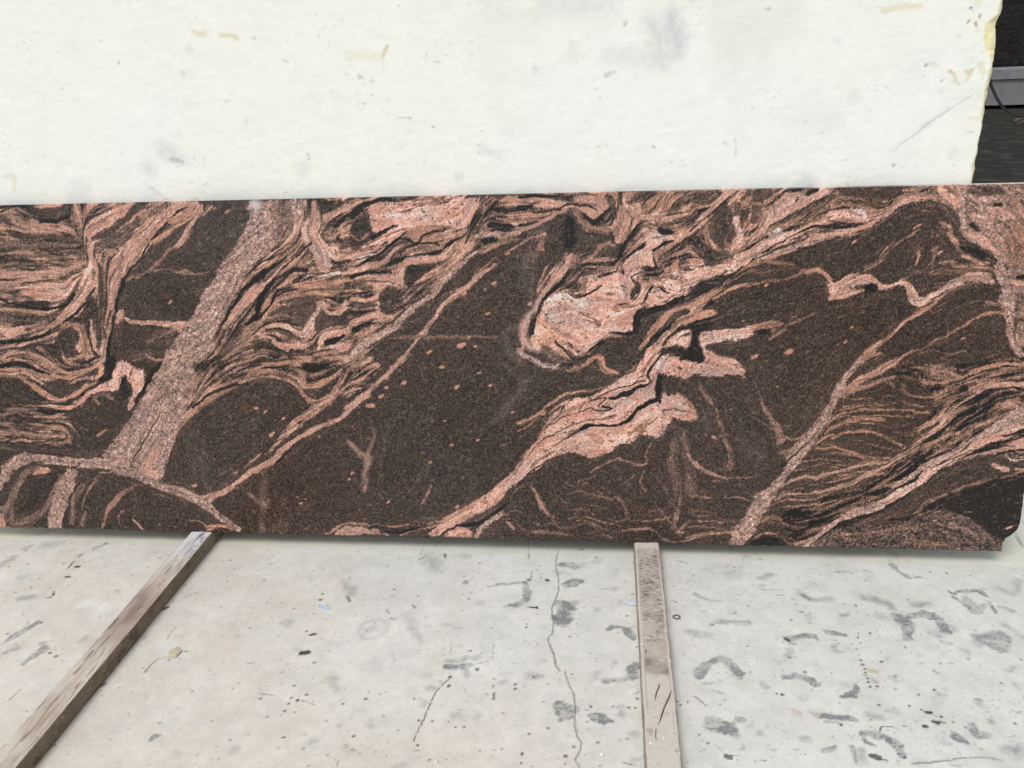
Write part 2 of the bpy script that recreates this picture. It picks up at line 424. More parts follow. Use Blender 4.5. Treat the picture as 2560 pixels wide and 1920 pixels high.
g O .64 : 500 210 44 620 240 54 640 290 44
g K .07 : 570 290 36 640 330 50 720 270 34 800 210 26
g P .7 : 870 200 50 900 280 110 860 380 130 870 460 90
g P .62 : 1000 230 130 960 330 60
g O .5 : 1100 200 120 1200 120 90 1250 200 70
g K .08 : 850 180 10 830 280 10
g D .22 : 950 150 30 1050 120 34 1150 90 34
g K .1 : 1060 200 10 1100 130 12 1180 90 10
g FV .3 : 1260 250 1350 180 1500 100 1659 80 1659 180 1500 330 1480 280 1300 290
g O .5 : 1250 220 24 1300 130 24 1400 100 16
g FV .3 : 1240 330 1450 300 1480 360 1350 400 1240 380
g K .06 : 1220 400 46 1350 420 40 1480 400 26 1600 280 16 1659 220 12
g V .6 : 1270 290 20 1380 285 16 1460 300 10
g P .68 : 1250 300 44 1300 300 30
g P .75 : 1540 310 44 1600 260 34 1659 220 26
g O .5 : 1500 250 16 1530 200 20 1620 190 16
g K .07 : 1540 245 34 1590 240 20
g FP .8 : 1050 390 1180 390 1250 440 1400 450 1500 430 1440 500 1280 500 1180 560 1140 620 1180 720 1050 720 1000 830 900 760 920 650 1000 590 1080 560 1090 480
g W .9 s6 : 1120 430 20 1200 430 22
g W .9 s6 : 1020 600 24 1050 590 26
g K .07 : 1010 380 34 920 520 40 860 640 44
g O .5 : 1020 400 10 940 520 10 890 620 10
g O .52 : 930 590 20 1050 510 16
g K .06 : 1060 530 34 1000 570 20 920 640 16 880 720 12
g K .06 : 1150 570 20 1250 520 30 1330 490 10
g FS .34 : 1160 600 1400 490 1420 520 1350 640 1220 760 1070 860 1000 950 1040 760 1100 720 1180 730
g K .06 : 1160 650 20 1180 720 20 1120 750 32 1060 740 12
g K .08 : 1250 760 16 1180 790 34 1100 790 16
g FS .4 : 430 700 700 660 830 650 900 700 700 790 600 760 480 1000 380 920 280 950 430 740
g O .5 : 600 660 24 620 730 26 560 760 16
g P .66 : 420 640 40 380 730 54 270 850 44 210 930 44
g K .06 : 430 740 16 370 830 34 280 920 30 200 1010 20 150 1120 20 130 1220 20 100 1300 16
g FP .8 : 240 1000 340 940 480 1010 560 900 500 830 600 790 720 800 850 760 960 800 1000 860 960 1000 1050 1000 1100 930 1200 900 1300 830 1659 700 1659 800 1450 900 1280 1000 1250 1060 1150 1070 1100 1040 1020 1120 990 1250 900 1280 750 1290 650 1380 570 1460 470 1450 420 1380 230 1370 180 1440 110 1400 110 1290 160 1140 200 1060
g W .78 s16 : 200 940 20 140 1050 36 70 1150 50 20 1280 50 80 1400 50 160 1440 26
g W .74 s10 : -20 1440 30 20 1480 30 120 1520 30 200 1570 38 300 1580 38 330 1560 20
g K .06 : 430 740 12 370 830 28 280 920 26 200 1010 18 150 1120 18 130 1220 18 100 1300 14
g O .74 s10 : 170 1350 100 300 1300 100 200 1200 80
g O .64 : 820 1060 46 930 1050 46
g O .68 : 850 1200 44 950 1200 30
g W .93 s8 : 270 1000 40 380 960 36 500 1030 16 620 1020 20 760 1020 20
g W .92 s8 : 260 1180 16 360 1150 20
g W .92 s8 : 700 1240 20 720 1170 20 820 1130 26 930 1110 20
g W .85 s8 : 880 870 30 880 980 30
g W .92 s8 : 520 1200 10 600 1250 20 690 1270 20
g W .95 s6 : 1340 770 20 1480 790 20
g W .8 s6 : 1500 720 30 1560 720 24
g W .82 s6 : 1280 850 40 1290 890 30
g V .45 s8 : 520 1110 30 600 1130 22
g V .35 s8 : 650 1190 26 690 1220 26
g K .08 : 860 1050 10 920 1040 10
g K .08 : 500 990 10 620 930 16 700 880 12
g V .25 s6 : 880 880 20 910 900 24
g O .45 : 560 830 50 560 900 50
g K .08 : 1020 770 10 960 820 14 1030 900 20 990 960 10
g FO .68 : 1480 500 1550 520 1560 600 1480 660 1440 740 1330 760 1300 700 1380 600 1400 530
g K .08 : 1420 510 16 1480 470 26 1560 520 26 1600 620 26
g D .22 : 1620 350 90 1620 480 90 1640 640 70
g O .4 : 1550 450 20 1640 540 30
g K .06 : 1150 880 20 1080 990 16 1050 1040 10
g K .06 : 1200 890 16 1260 930 16 1300 950 8
g K .09 : 1659 850 54 1500 920 60 1350 1010 50 1200 1080 50 1060 1110 70 1010 1190 70 980 1290 50 850 1290 26 770 1280 10
g O .55 : 1659 950 44 1450 1030 60 1300 1110 50 1150 1250 50 1080 1350 34 1040 1420 26
g K .07 : 1659 1030 34 1500 1100 34 1350 1190 34 1250 1260 34 1150 1320 34 1100 1400 16
g O .62 : 1659 1120 60 1550 1140 80 1400 1180 60 1280 1290 34
g FD .17 : 700 1390 950 1310 1040 1330 1000 1450 950 1560 850 1620 760 1600 740 1520 640 1480
g V .3 s20 : 230 1420 60 300 1500 80 400 1540 50
g K .05 : 720 1360 34 620 1430 34 560 1500 20 480 1520 16 400 1460 16 300 1360 24
g O .55 : 660 1400 10 570 1480 12 480 1490 12 430 1430 10 340 1370 10
g O .66 : 380 1600 12 450 1600 34 560 1560 26 640 1490 34 700 1500 50 720 1590 50 780 1620 44 840 1640 16
g K .08 : 450 1560 24 360 1560 16
g P .75 : 1280 1290 50 1200 1380 80 1120 1480 80 1080 1550 70 1000 1630 60 950 1680 44
g FP .84 : 1260 1380 1330 1290 1440 1260 1490 1280 1480 1380 1430 1420 1330 1400 1250 1410
g K .07 : 1460 1250 10 1380 1260 12 1300 1300 12 1230 1390 12
g FK .1 : 1500 1250 1659 1180 1659 1290 1560 1290 1570 1400 1600 1530 1480 1530 1380 1460 1230 1450 1260 1420 1400 1430 1480 1380
h FP .79 : 0 950 60 800 180 620 330 400 450 330 600 330 750 230 900 120 1000 60 1100 -60 1180 -60 1250 -50 1380 -30 1500 20 1659 40 1720 30 1720 100 1560 120 1450 150 1300 140 1220 120 1180 330 1210 380 1230 300 1250 270 1300 310 1370 280 1440 330 1490 420 1535 490 1480 525 1370 500 1310 520 1250 620 1190 675 1120 660 1020 630 980 700 850 730 750 800 650 840 560 830 480 805 380 810 250 860 120 930 0 1040 -60 1090 -60 1000
h K .07 : 1230 -60 22 1160 30 16 1110 130 18 1120 190 14 1050 230 34 950 280 44 850 320 30 770 330 12
h K .08 : 1030 10 12 1000 80 12 880 140 10
h K .06 : 1210 140 50 1200 220 50 1190 330 50 1100 370 34 1020 430 34 960 500 34 870 555 20 800 570 20 640 560 28 560 580 50 500 610 24 400 680 9 280 745 9
h K .09 : 1080 180 8 950 220 10 800 270 10 700 310 10 600 370 9
h K .08 : 720 400 20 800 420 20 700 440 14 600 420 10
h K .08 : 640 350 9 750 330 10 680 400 9
h D .14 : 300 440 24 380 400 34 340 480 16 230 530 10
h K .08 : 480 320 8 600 300 9 700 250 9 820 180 8
h K .1 : 100 700 8 250 560 8 400 490 8 600 420 7
h K .1 : 180 700 7 300 640 7 450 560 7 560 520 6
h K .1 : 80 830 7 150 730 7 260 650 7
h O .6 : 0 545 20 120 490 20 200 430 20 330 330 20 450 280 18 620 265 16 720 240 16 850 160 26
h O .6 : 200 520 8 300 420 12 420 370 16
h O .62 : 60 800 14 160 640 14 300 500 14 420 440 30 560 370 30
h V .45 s8 : 750 440 28 820 420 28 830 380 22
h W .92 : 740 470 14 860 400 12
h W .95 : 925 345 24 935 350 20
h W .9 s8 : 1040 500 26 1090 480 34
h W .75 s10 : 1220 330 30 1230 370 30 1240 480 30
h W .85 : 1330 440 14 1420 460 22
h K .08 : 1230 440 8 1320 420 8 1450 440 8 1530 480 10
h O .68 : 1480 490 44 1380 480 24
h V .42 : 430 640 50 500 620 34
h W .97 : 165 835 26 185 830 22
h W .9 s6 : 1380 60 10 1450 80 20 1600 110 20
h K .08 : 1370 60 16 1430 90 10
h W .88 s6 : 1180 90 30 1200 20 20
h O .66 s10 : 600 640 40 700 700 50
h V .42 : 620 960 12 720 900 14 830 855 20 900 880 16 1000 900 24 1080 890 16 1100 780 12 1130 730 16
h V .42 : 490 1060 9 670 995 9
h V .34 : 300 1020 10 450 1080 10
h V .34 s24 : 1340 700 40 1300 900 40 1350 1000 54 1370 1150 40 1350 1250 40 1330 1400 26
h V .34 s24 : 1420 620 40 1440 800 50 1470 1000 54 1470 1150 54
h V .36 s20 : 1190 1010 16 1260 1130 34 1290 1220 34
h P .6 : 1460 840 12 1540 920 30 1659 985 26
h V .5 : 1380 1190 16 1350 1330 40 1330 1450 34 1380 1500 40
h P .52 : 1400 1190 10 1540 1190 9 1659 1175 10
h V .48 s12 : 100 1090 16 150 1160 16 200 1270 34 270 1340 34 330 1330 26
h V .42 s8 : 270 1370 16 350 1450 50 420 1450 60 520 1410 42 620 1430 26 750 1480 20 900 1490 16
h V .36 s8 : 0 1440 16 100 1490 16 350 1500 26
h V .4 s8 : 640 1180 12 800 1190 26 880 1230 26 950 1360 16
h V .5 : 950 1385 12 1100 1395 12 1250 1370 16 1310 1350 12
h P .52 : 880 1480 12 1080 1460 20 1150 1470 16 1250 1550 16 1400 1570 16 1550 1520 26
h V .38 : 960 1350 8 850 1400 10 720 1360 10
h V .48 : 1380 1460 16 1450 1400 16 1659 1390 12
h V .4 : 900 1070 16 980 1000 12
h P .64 : 1350 1490 30 1400 1490 30
i FS .44 : 0 130 1659 100 1659 380 1400 480 1100 560 900 640 650 760 450 870 240 1030 0 1150
i V .3 : 20 200 70 180 180 120 260 130 60
i P .68 : 80 390 24 150 330 44 250 240 44 330 150 44 400 130 34
i O .5 : 70 330 16 60 280 20 150 270 16
i K .07 : 100 310 26 140 290 26
i P .66 : 0 520 24 60 480 24 130 400 24
i D .2 : 300 300 110 250 480 110 320 560 90 400 400 70 430 250 50
i O .45 : 160 440 30 160 540 30 200 620 40
i O .4 : 320 540 20 340 620 20
i K .07 : 20 480 16 60 450 16 160 350 10 380 170 10
i FP .78 : 405 350 450 370 480 480 500 560 500 600 420 620 420 480 400 400
i D .25 : 560 380 50 600 290 70 600 200 90 700 150 60
i O .5 : 500 260 20 560 240 20 620 250 20
i O .5 : 500 600 10 560 540 12 620 470 16 660 380 12
i K .06 : 520 520 20 550 480 26 600 440 16
i FP .73 : 730 250 820 150 900 120 1000 130 1040 190 1200 130 1300 110 1200 190 1050 240 850 370 700 450 600 540 500 600 640 430 700 320
i K .08 : 1050 150 44 1120 120 34
i K .09 : 940 220 10 960 180 10
i V .28 : 800 420 44 950 340 54 1100 260 54 1250 200 90 1450 140 90
i O .5 : 680 460 12 900 400 12 1000 340 16
i K .1 : 700 440 8 850 370 10 1000 280 10 1300 140 12
i FP .8 : 1150 400 1250 320 1360 260 1450 250 1560 340 1659 310 1659 390 1560 410 1420 430 1320 465 1220 420
i W .87 s8 : 1400 270 20 1450 300 30 1550 330 30
i K .07 : 1400 230 12 1480 240 20 1560 290 12
i P .78 : 0 900 130 150 830 80 330 800 90 450 730 110 560 670 90 680 580 110 800 530 100 950 500 50 1080 440 34
i K .06 : 1000 480 14 1080 430 20 1200 440 28 1300 465 20 1400 440 16 1500 410 12 1659 370 10
i W .92 s6 : 20 800 20 90 800 22
i W .92 s6 : 350 790 26 440 760 12
i W .92 s6 : 700 500 14 800 470 20
i P .65 : 1000 530 44 1100 520 50 1250 510 32 1400 480 32 1500 440 32 1659 380 26
i G .6 : 600 720 34 750 660 34 900 610 34 1050 580 24 1250 530 16
i K .06 : 240 870 16 360 860 20 480 790 12 560 740 10 700 670 10 880 590 10 1030 540 12 1010 500 12
i K .08 : 630 670 7 750 600 8 880 530 8 1000 470 7
i D .2 : 200 650 46 330 690 50
i D .2 : 160 740 50 280 740 50
i FK .12 : 0 1000 150 900 250 870 400 870 330 940 200 1020 0 1060
i O .4 : 150 920 10 260 930 12
i O .57 : 0 1110 54 150 1050 44 250 990 34 350 920 26 450 850 16 560 760 12
i O .6 : 0 1150 16 200 1060 20 330 990 16 430 950 26 550 930 20 700 910 20 850 890 24 950 860 26 1030 825 34 1120 820 38 1190 850 38 1230 920 44 1260 980 50
i O .36 : 560 760 16 700 740 26 900 760 16
i O .3 s14 : 480 820 30 700 830 40 900 810 30
i P .78 : 1260 990 80 1330 960 76 1420 920 66 1500 880 60 1580 890 50 1659 940 50
i W .8 s6 : 1400 960 16 1480 920 24 1560 920 20
i P .68 : 1260 1040 16 1320 1040 40 1420 1010 32 1540 980 18
i O .5 : 1659 720 26 1560 790 26 1500 840 16
i O .62 : -30 1270 50 80 1210 50 150 1180 44 200 1200 50
i K .08 : 20 1290 30 110 1250 30 230 1220 20
i FP .78 : 105 1360 250 1350 450 1320 560 1310 570 1360 480 1400 330 1420 180 1440 150 1480 230 1530 300 1580 400 1580 450 1630 480 1720 -40 1720 -40 1640 0 1620 120 1620 140 1560 110 1460
i FK .08 : 20 1320 60 1290 110 1300 100 1370 110 1450 140 1600 80 1620 0 1600 0 1500 40 1400
i W .88 s8 : 360 1390 36 460 1380 36
i O .62 : 560 1320 34 650 1300 44 740 1280 50 800 1270 42
i K .08 : 620 1350 44 670 1350 44
i O .5 : 740 1310 24 740 1350 20
i V .38 : 700 1410 16 850 1310 20 1000 1230 16 1130 1160 12 1200 1130 8
i O .57 : 1659 1450 34 1560 1540 50 1430 1659 26
k FG .46 : 640 240 650 90 1700 50 2100 40 2100 1200 1500 1180 1450 900 1400 720 1330 640 1130 520 1100 380 1050 290 880 210
k FS .42 : 0 110 660 90 640 240 400 410 200 500 0 540
k D .2 : 100 130 70 350 130 110 550 130 90
k O .36 : 330 230 100 430 260 40
k P .7 : 0 500 40 200 460 40 350 400 44 450 330 44 560 260 44 680 200 60 780 170 50
k P .8 : 0 340 90 100 350 110 170 370 80 300 380 40
k W .86 s8 : 160 270 16 200 290 30 290 330 40
k K .07 : 30 460 10 170 430 12 280 400 8
k V .5 : 650 130 60 850 180 50 980 200 50
k P .76 : 950 110 80 1050 180 90 1100 250 60
k K .08 : 760 140 12 840 100 12
k G .58 : 1130 100 30 1130 300 40 1130 450 34
k D .24 : 1200 130 50 1350 130 80 1480 140 50
k K .08 : 1410 240 40 1450 240 40
k P .72 : 1350 280 40 1450 300 54 1560 350 40
k P .66 : 1230 350 60 1380 370 60
k V .5 : 1500 100 40 1560 200 50 1640 300 50
k K .09 s12 : 1200 420 40 1250 470 40
k P .72 : 1200 520 50 1280 540 70 1350 620 50 1420 680 40
k O .47 s20 : 1580 480 160 1600 700 150
k O .45 s20 : 1800 300 160 1800 700 150 1750 1100 150
k G .57 : 1440 740 50 1460 840 80 1500 960 80 1530 1100 70 1530 1250 50 1560 1450 50 1659 1560 70 1800 1650 80
k K .1 : 1620 870 44 1680 860 44
k O .66 : 1560 915 26 1659 920 34
k V .45 : 720 440 24 700 490 16 600 560 24 500 620 34 420 720 34 320 790 44
k O .62 : 930 400 16 960 415 40 1020 440 40 1030 510 50 1060 560 40 1090 620 34 1150 670 34 1210 710 46 1280 740 26 1350 760 12
k K .07 : 1110 610 20 1230 650 40 1320 700 34
k O .58 : 850 790 16 880 700 16 900 620 34
k O .6 : 740 670 34 740 720 12 720 760 8
k V .42 : 600 900 26 720 850 22 830 820 22 930 760 26 1030 750 34 1120 770 30 1250 775 20 1340 800 12
k O .24 s12 : 900 860 50 1100 830 50 1250 830 40
k P .76 : 0 950 70 70 930 54 150 890 60 260 870 50 350 890 50 430 950 50 500 950 34 600 920 34 660 950 44 690 1020 80 730 1080 80 800 1070 60 900 1010 50 1000 950 54 1080 910 70 1180 880 70 1300 880 80 1380 910 50
k P .68 : 0 1040 50 100 1020 50 200 990 34 290 980 16
k W .78 s8 : 180 940 20 260 920 30
k K .06 : 320 965 60 360 965 70
k O .55 : 880 970 16 930 950 26 970 950 10
k O .58 : 1060 960 10 980 1020 15 850 1120 20 700 1210 28 580 1310 24 450 1420 24 330 1510 40 240 1590 36 180 1659 34
k O .58 : 300 1550 24 430 1530 24
k O .57 : 1500 1190 12 1400 1170 16 1300 1200 20 1180 1270 20 1050 1350 20 900 1430 24 750 1500 20 620 1560 32 520 1620 40 450 1659 40
k V .4 : 750 1530 12 880 1510 12 1000 1530 16 1150 1510 12
k V .4 s12 : 1650 1050 100 1620 1150 60
k G .5 : 1640 1300 80 1640 1450 60 1750 1300 100
k V .32 s12 : 540 1150 12 540 1300 14
k V .45 : 1330 1100 30 1430 1110 26 1500 1160 26
l FS .24 : 560 80 1500 0 1900 0 1900 900 1500 790 1300 830 1000 920 800 1060 400 1320 0 1480 0 1300 300 1100 600 800 750 640 850 460 880 300 650 150
l V .52 : 250 0 40 130 130 34 60 270 50 0 400 54
l V .57 : 550 10 50 400 90 50 280 160 50 150 230 50 60 320 50
l V .5 : 540 140 20 450 170 34 300 220 34 180 290 34
l O .5 : 500 190 30 540 230 20
l O .54 : 0 520 10 100 460 10 250 440 12 500 430 12 650 440 15 850 460 10
l O .56 : 0 590 16 120 540 12 250 515 16 380 515 20 450 520 8
l O .57 : 0 680 16 120 630 20 270 615 34 400 650 16 500 690 20 620 750 16
l O .5 : 0 750 10 150 790 16 250 830 12 400 850 12 480 850 26
l O .58 : 590 100 8 720 105 16 770 160 26 830 200 26 950 210 16 1080 190 16 1170 130 16 1350 70 20 1500 30 26 1659 50 40 1800 80 50
l P .55 : 900 110 16 1000 110 20 1080 150 26
l V .42 s8 : 900 160 30 960 160 40 1060 180 30
l P .6 : 860 45 12 930 70 20
l P .5 : 900 340 16 970 300 16 990 240 26 1100 200 16 1250 180 34 1400 140 26 1480 110 16
l K .08 : 1120 250 50 1160 250 50
l P .56 : 0 980 24 200 920 20 400 890 20 480 880 20
l P .7 : 200 1050 16 300 980 20 450 920 24 560 850 34 700 750 42 770 690 50 860 620 34 950 540 40 1020 460 34 1100 380 28 1220 310 32 1340 240 36 1450 210 36 1659 215 34 1900 250 34
l P .62 : 750 610 14 850 560 32 950 490 42 1020 450 24
l V .56 : 0 1110 16 150 1080 20 300 1010 16 480 970 16 580 880 16 700 810 12 800 770 12 900 690 24 1000 650 32 1100 620 24
l V .46 : 0 1160 10 200 1110 10 350 1130 8 450 1050 10 560 980 8
l O .5 : 850 660 10 1000 600 16 1150 540 24 1300 470 24 1450 390 24 1659 310 34 1900 250 40
l P .6 : 1400 250 12 1550 240 16 1659 250 12
l P .55 : 1440 430 10 1500 400 40 1560 380 34 1620 400 20
l G .62 : 560 1080 50 700 990 50 800 920 64 950 860 80 1100 780 84 1250 700 94 1400 600 110 1550 520 140 1659 470 150 1900 400 160
l V .4 : 1000 720 20 1100 690 30 1250 600 20 1400 530 10
l P .77 : 0 1440 42 100 1380 50 220 1310 60 350 1270 60 480 1210 70 600 1140 70 750 1060 70 850 970 70 950 900 54 1080 830 54 1200 760 60 1350 690 60 1500 640 70 1659 580 60 1900 500 70
l P .68 : 1000 920 20 1150 850 24 1300 810 34 1450 780 34 1550 750 70 1659 720 90 1900 700 90
l K .07 : 860 940 7 1000 860 7 1100 790 7 1200 720 6
l K .05 : 900 920 8 1080 840 11 1250 780 10 1400 745 10 1580 740 8
l K .05 : 1100 860 6 1250 810 6 1400 780 6
l K .06 : 1450 660 7 1550 640 16 1659 610 34 1800 560 30
l K .06 : 0 1480 16 150 1400 20 300 1340 20 420 1310 20 600 1200 13 760 1100 13
l K .07 : 350 1200 16 500 1130 16 740 1030 12
l K .1 : 460 900 10 600 820 12 760 720 8
l K .1 : 500 930 8 620 850 10 800 750 8
l K .08 : 1440 800 24 1550 800 16 1659 830 8
l P .55 : 370 1190 20 500 1120 20 620 1060 16
l FK .1 : 600 1420 700 1290 1000 1170 1300 1070 1900 900 1900 1500 1350 1510 1150 1380 880 1290
l FG .26 : -420 1670 -160 1520 0 1480 200 1420 450 1430 640 1390 750 1320 880 1295 1050 1320 1170 1350 1280 1430 1380 1510 1500 1550 1560 1560 1480 1680
l V .42 s8 : 640 1360 24 750 1290 24 850 1220 24 980 1160 24 1120 1100 20 1300 1050 16 1450 1010 16 1659 960 10 1900 900 10
l K .07 : 500 1390 24 640 1360 20 700 1330 16
l P .65 : 1400 910 34 1450 930 34 1520 940 34
l W .85 : 1500 830 8 1560 860 12 1659 860 10
l P .6 : 1600 940 24 1659 950 12
l K .08 : 400 1570 8 500 1540 8
l K .08 : 1350 1630 12 1400 1610 14 1450 1600 14
l V .4 s10 : 0 1480 20 60 1540 30 240 1560 40
j FP .76 : -40 20 150 20 170 -40 400 -20 450 20 500 120 500 155 440 130 380 110 280 80 150 110 0 150 -40 150
j W .84 s6 : 20 120 20 200 90 14
j W .84 s6 : 380 100 20 440 120 14
j K .08 : -60 -20 40 0 -20 44 100 10 34
j O .7 : 0 380 50 40 430 50 60 490 40
j V .36 s12 : 90 200 8 170 320 12 240 430 16 270 560 24 330 680 32 370 800 40 350 930 50
j P .66 : 195 660 10 220 675 26 245 690 10
j W .28 s50 o.7 : 480 700 90 560 760 140 600 800 90
j W .29 s40 o.6 : 180 500 40 180 600 50
j V .42 s12 : 560 200 20 640 350 22 700 480 24 780 600 44 800 700 40
j V .42 : 540 480 10 640 540 12 750 620 10
j P .55 : 780 720 40 810 700 40
j P .5 : 850 670 30 900 690 16 1000 660 10
j V .38 s16 : 800 790 60 880 800 80
j P .62 : 0 810 12 60 890 26 150 960 28 250 1000 20 340 1035 20
j V .4 : 200 1050 8 350 1030 10 450 1020 8 600 1015 8
j P .56 : 0 1185 10 200 1185 12 450 1190 12 520 1220 16 600 1235 26
j V .45 : 0 1390 15 300 1395 15 400 1400 8
j V .46 : 0 1540 26 150 1510 20 300 1490 16 430 1490 16
j G .55 s10 : 1480 20 44 1380 130 40 1310 240 60 1240 400 70 1170 520 80 1080 640 110 980 760 110 900 880 100 850 970 50 780 1060 54 700 1150 100 640 1220 150 580 1320 150 530 1420 150 450 1520 130 420 1590 90
j V .57 : 1659 100 50 1500 160 42 1400 250 50 1330 310 50
j K .08 : 1100 640 8 950 800 11 850 880 11 740 960 8
j O .5 : 1200 560 8 1280 500 10 1400 440 12 1659 430 10
j O .54 : 1180 640 12 1260 570 16 1450 510 16 1659 510 16
j O .55 : 1100 720 10 1200 660 16 1400 620 16 1520 610 24 1659 660 16
j O .47 : 1100 770 12 1280 760 12 1400 790 16 1520 830 12 1659 840 16
j P .57 : 800 1100 20 900 1040 24 1000 1010 24 1130 1010 28 1300 960 24 1500 920 20 1659 890 16
j V .4 : 1150 1020 8 1450 1000 8
j P .56 : 760 1200 24 850 1160 24 1050 1155 20 1250 1110 20 1400 1060 20 1550 1010 20 1659 990 16
j P .5 : 1400 1060 10 1500 1010 12 1659 940 12
j V .47 : 700 1260 10 850 1210 12 1050 1215 15 1150 1190 12 1300 1140 10 1500 1120 10 1659 1130 8
j O .46 : 600 1400 32 700 1360 32 800 1370 32 830 1440 16
j O .5 : 580 1540 8 650 1500 12 780 1510 16 850 1560 10
j FK .07 : 560 1560 650 1530 780 1540 860 1610 560 1610
j FS .18 : 850 1300 1300 1150 1659 1130 1659 1200 1100 1500 900 1560 830 1440
j FG .26 : 1080 1615 1250 1500 1380 1430 1500 1410 1659 1430 1659 1630
j G .62 : 1000 1615 50 1100 1540 50 1250 1430 50 1400 1340 70 1550 1290 70 1659 1260 84
j K .07 : 1050 1600 10 1200 1500 16 1350 1400 24 1500 1370 12 1659 1310 12
j P .62 : 920 1590 24 980 1570 32 1060 1540 20
j P .55 : 1320 1340 6 1420 1290 7
d W .25 s60 o.7 : 100 650 120 250 900 120 150 1050 80
e W .34 s24 o.6 : 1440 1180 40 1330 1220 60 1350 1350 60 1460 1440 60
g W .28 s30 o.7 : 20 600 60 60 900 60
k V .6 : 1700 200 60 1800 400 60
k P .7 : 1180 180 30 1260 220 40
k V .35 : 1500 600 40 1560 700 50 1620 640 30
k V .6 : 1480 420 30 1560 520 30 1700 560 40
k V .34 : 1640 380 40 1720 480 50
k V .6 : 1600 1000 30 1700 980 30
k P .6 : 1600 1180 20 1720 1230 40
l V .42 : 0 1530 20 300 1490 24 640 1450 20
l V .4 : 500 1600 20 760 1560 24 1000 1590 20
l V .4 : 900 1420 16 1100 1440 20 1280 1520 16
j O .5 : 1230 470 6 1350 420 9 1500 400 9 1659 400 8
j O .46 : 1000 870 6 1150 860 9 1350 880 9 1500 900 6
j V .42 : 900 960 6 1100 930 8 1300 920 6
j P .5 : 760 1150 8 950 1110 9 1200 1060 9 1450 1010 8 1659 960 10
j V .45 : 700 1300 6 850 1270 8 1050 1260 9 1250 1220 8 1450 1190 9 1659 1180 8
j V .42 : 820 1360 6 950 1370 8 1150 1320 9 1350 1250 8 1600 1220 8
j V .42 : 860 1440 6 1000 1440 8 1180 1400 9 1350 1310 8
j V .45 : 640 1440 10 720 1400 12 800 1410 10
j V .4 : 0 1290 10 200 1320 10 330 1390 12 430 1400 10
j V .4 : 0 1440 8 200 1450 10 420 1460 10
l V .48 : 460 880 10 650 800 12 820 730 14 960 680 14 1120 600 12 1300 520 14
l O .5 : 700 600 10 900 500 14 1050 380 12 1180 340 12
l V .45 : 880 660 8 1050 560 10 1200 480 10 1400 360 12 1600 290 12
l V .45 : 200 1180 10 400 1090 10 600 960 10 800 850 12 1000 760 12
l O .5 : 640 300 10 800 330 12 900 300 12
l V .45 : 600 230 20 680 300 16 760 320 14
l V .42 : 760 140 10 820 130 12 880 160 10
l V .45 : 1000 400 10 1100 340 12 1250 300 10
l V .42 : 880 250 10 1000 220 12
l V .4 : 0 330 12 200 340 8 400 330 8
l V .35 : 100 400 10 300 380 10 500 390 10
h V .4 : 60 1480 12 250 1480 16 400 1510 14 600 1500 10 800 1530 10
h V .4 : 400 1380 10 560 1360 10 700 1400 10 860 1440 8
h V .38 : 560 1240 10 700 1270 10 820 1330 10
h V .4 : 420 1300 10 560 1290 10 640 1340 8
h V .36 : 700 950 8 780 1000 10 900 1040 8
h V .4 : 1000 1280 10 1120 1300 10 1240 1290 8
h V .4 : 1080 960 10 1040 1040 14 1080 1130 10
f V .4 : 1310 1340 10 1400 1300 12 1480 1330 12 1560 1400 12 1659 1440 14
a V .55 : 0 780 24 200 770 20 420 740 20 600 700 16
a K .12 : 0 800 8 200 790 10 420 770 8
a V .3 : 0 540 24 200 560 30 420 550 24 620 590 16
a K .12 : 0 640 8 200 650 10 400 640 8 600 650 6
a D .2 : 60 340 30 200 380 40 380 390 40 560 400 50 680 440 30
a V .55 : 420 300 20 560 310 24 640 340 16
a D .25 : 0 220 60 60 240 40
c D .22 : 900 960 20 1020 930 30 1150 920 16
c O .55 : 740 1110 14 900 1060 16 1020 1080 12
c V .5 : 1120 1440 20 1240 1400 26 1400 1380 20
c K .08 : 960 1420 10 1150 1400 12 1300 1360 10
c O .55 : 600 1460 12 760 1430 14 900 1440 12
c V .5 : 520 1520 14 680 1480 16 820 1480 12
c K .1 : 420 1600 10 560 1540 14 700 1490 10
d V .5 : 1150 300 10 1250 340 12 1350 260 10
g V .55 : 0 520 16 100 470 20 220 440 14
g O .5 : 620 560 14 720 520 20 820 520 14
g V .5 : 520 680 14 620 650 20 760 640 16
g K .08 : 460 760 10 540 700 14 660 690 14 800 690 10
g K .08 : 500 820 10 560 740 14 660 730 10
g V .55 : 1040 300 14 1150 280 20 1220 330 14
g K .1 : 900 200 8 960 300 10 940 400 8
g K .1 : 1100 260 8 1160 200 12 1220 120 8
g D .25 : 740 120 20 800 180 24 780 260 20
b V .42 : 0 470 40 150 440 50 320 430 40
b V .46 : 0 620 60 200 640 60 360 640 40
b K .12 : 0 520 14 120 540 14 240 600 14 400 600 10
b K .12 : 0 680 14 160 670 12 340 690 12
b O .5 : 0 560 14 100 580 16 200 610 12
j P .5 : 900 900 8 1000 780 10 1120 660 10 1260 520 8 1400 480 8
j V .45 : 1120 820 6 1300 800 8 1450 830 8 1600 880 8
j V .42 : 1000 940 6 1200 900 8 1400 900 8 1659 860 8
j O .46 : 900 1080 6 1100 1060 8 1300 1010 8 1500 970 8 1659 930 8
j V .42 : 760 1240 8 900 1180 8 1100 1190 8 1300 1120 8 1500 1080 8 1659 1060 8
h V .42 : 420 1160 8 560 1140 8 660 1180 10 800 1220 8
h V .4 : 560 1060 8 640 1100 10 700 1160 8
h V .4 : 1400 1240 10 1520 1300 10 1600 1310 10
h V .4 : 1380 1320 10 1500 1350 10 1659 1340 10
h V .4 : 1160 1240 8 1220 1320 10 1300 1400 10
h V .4 : 200 1130 10 300 1160 10 380 1230 10
h V .42 : 100 1400 10 200 1420 14 300 1410 10
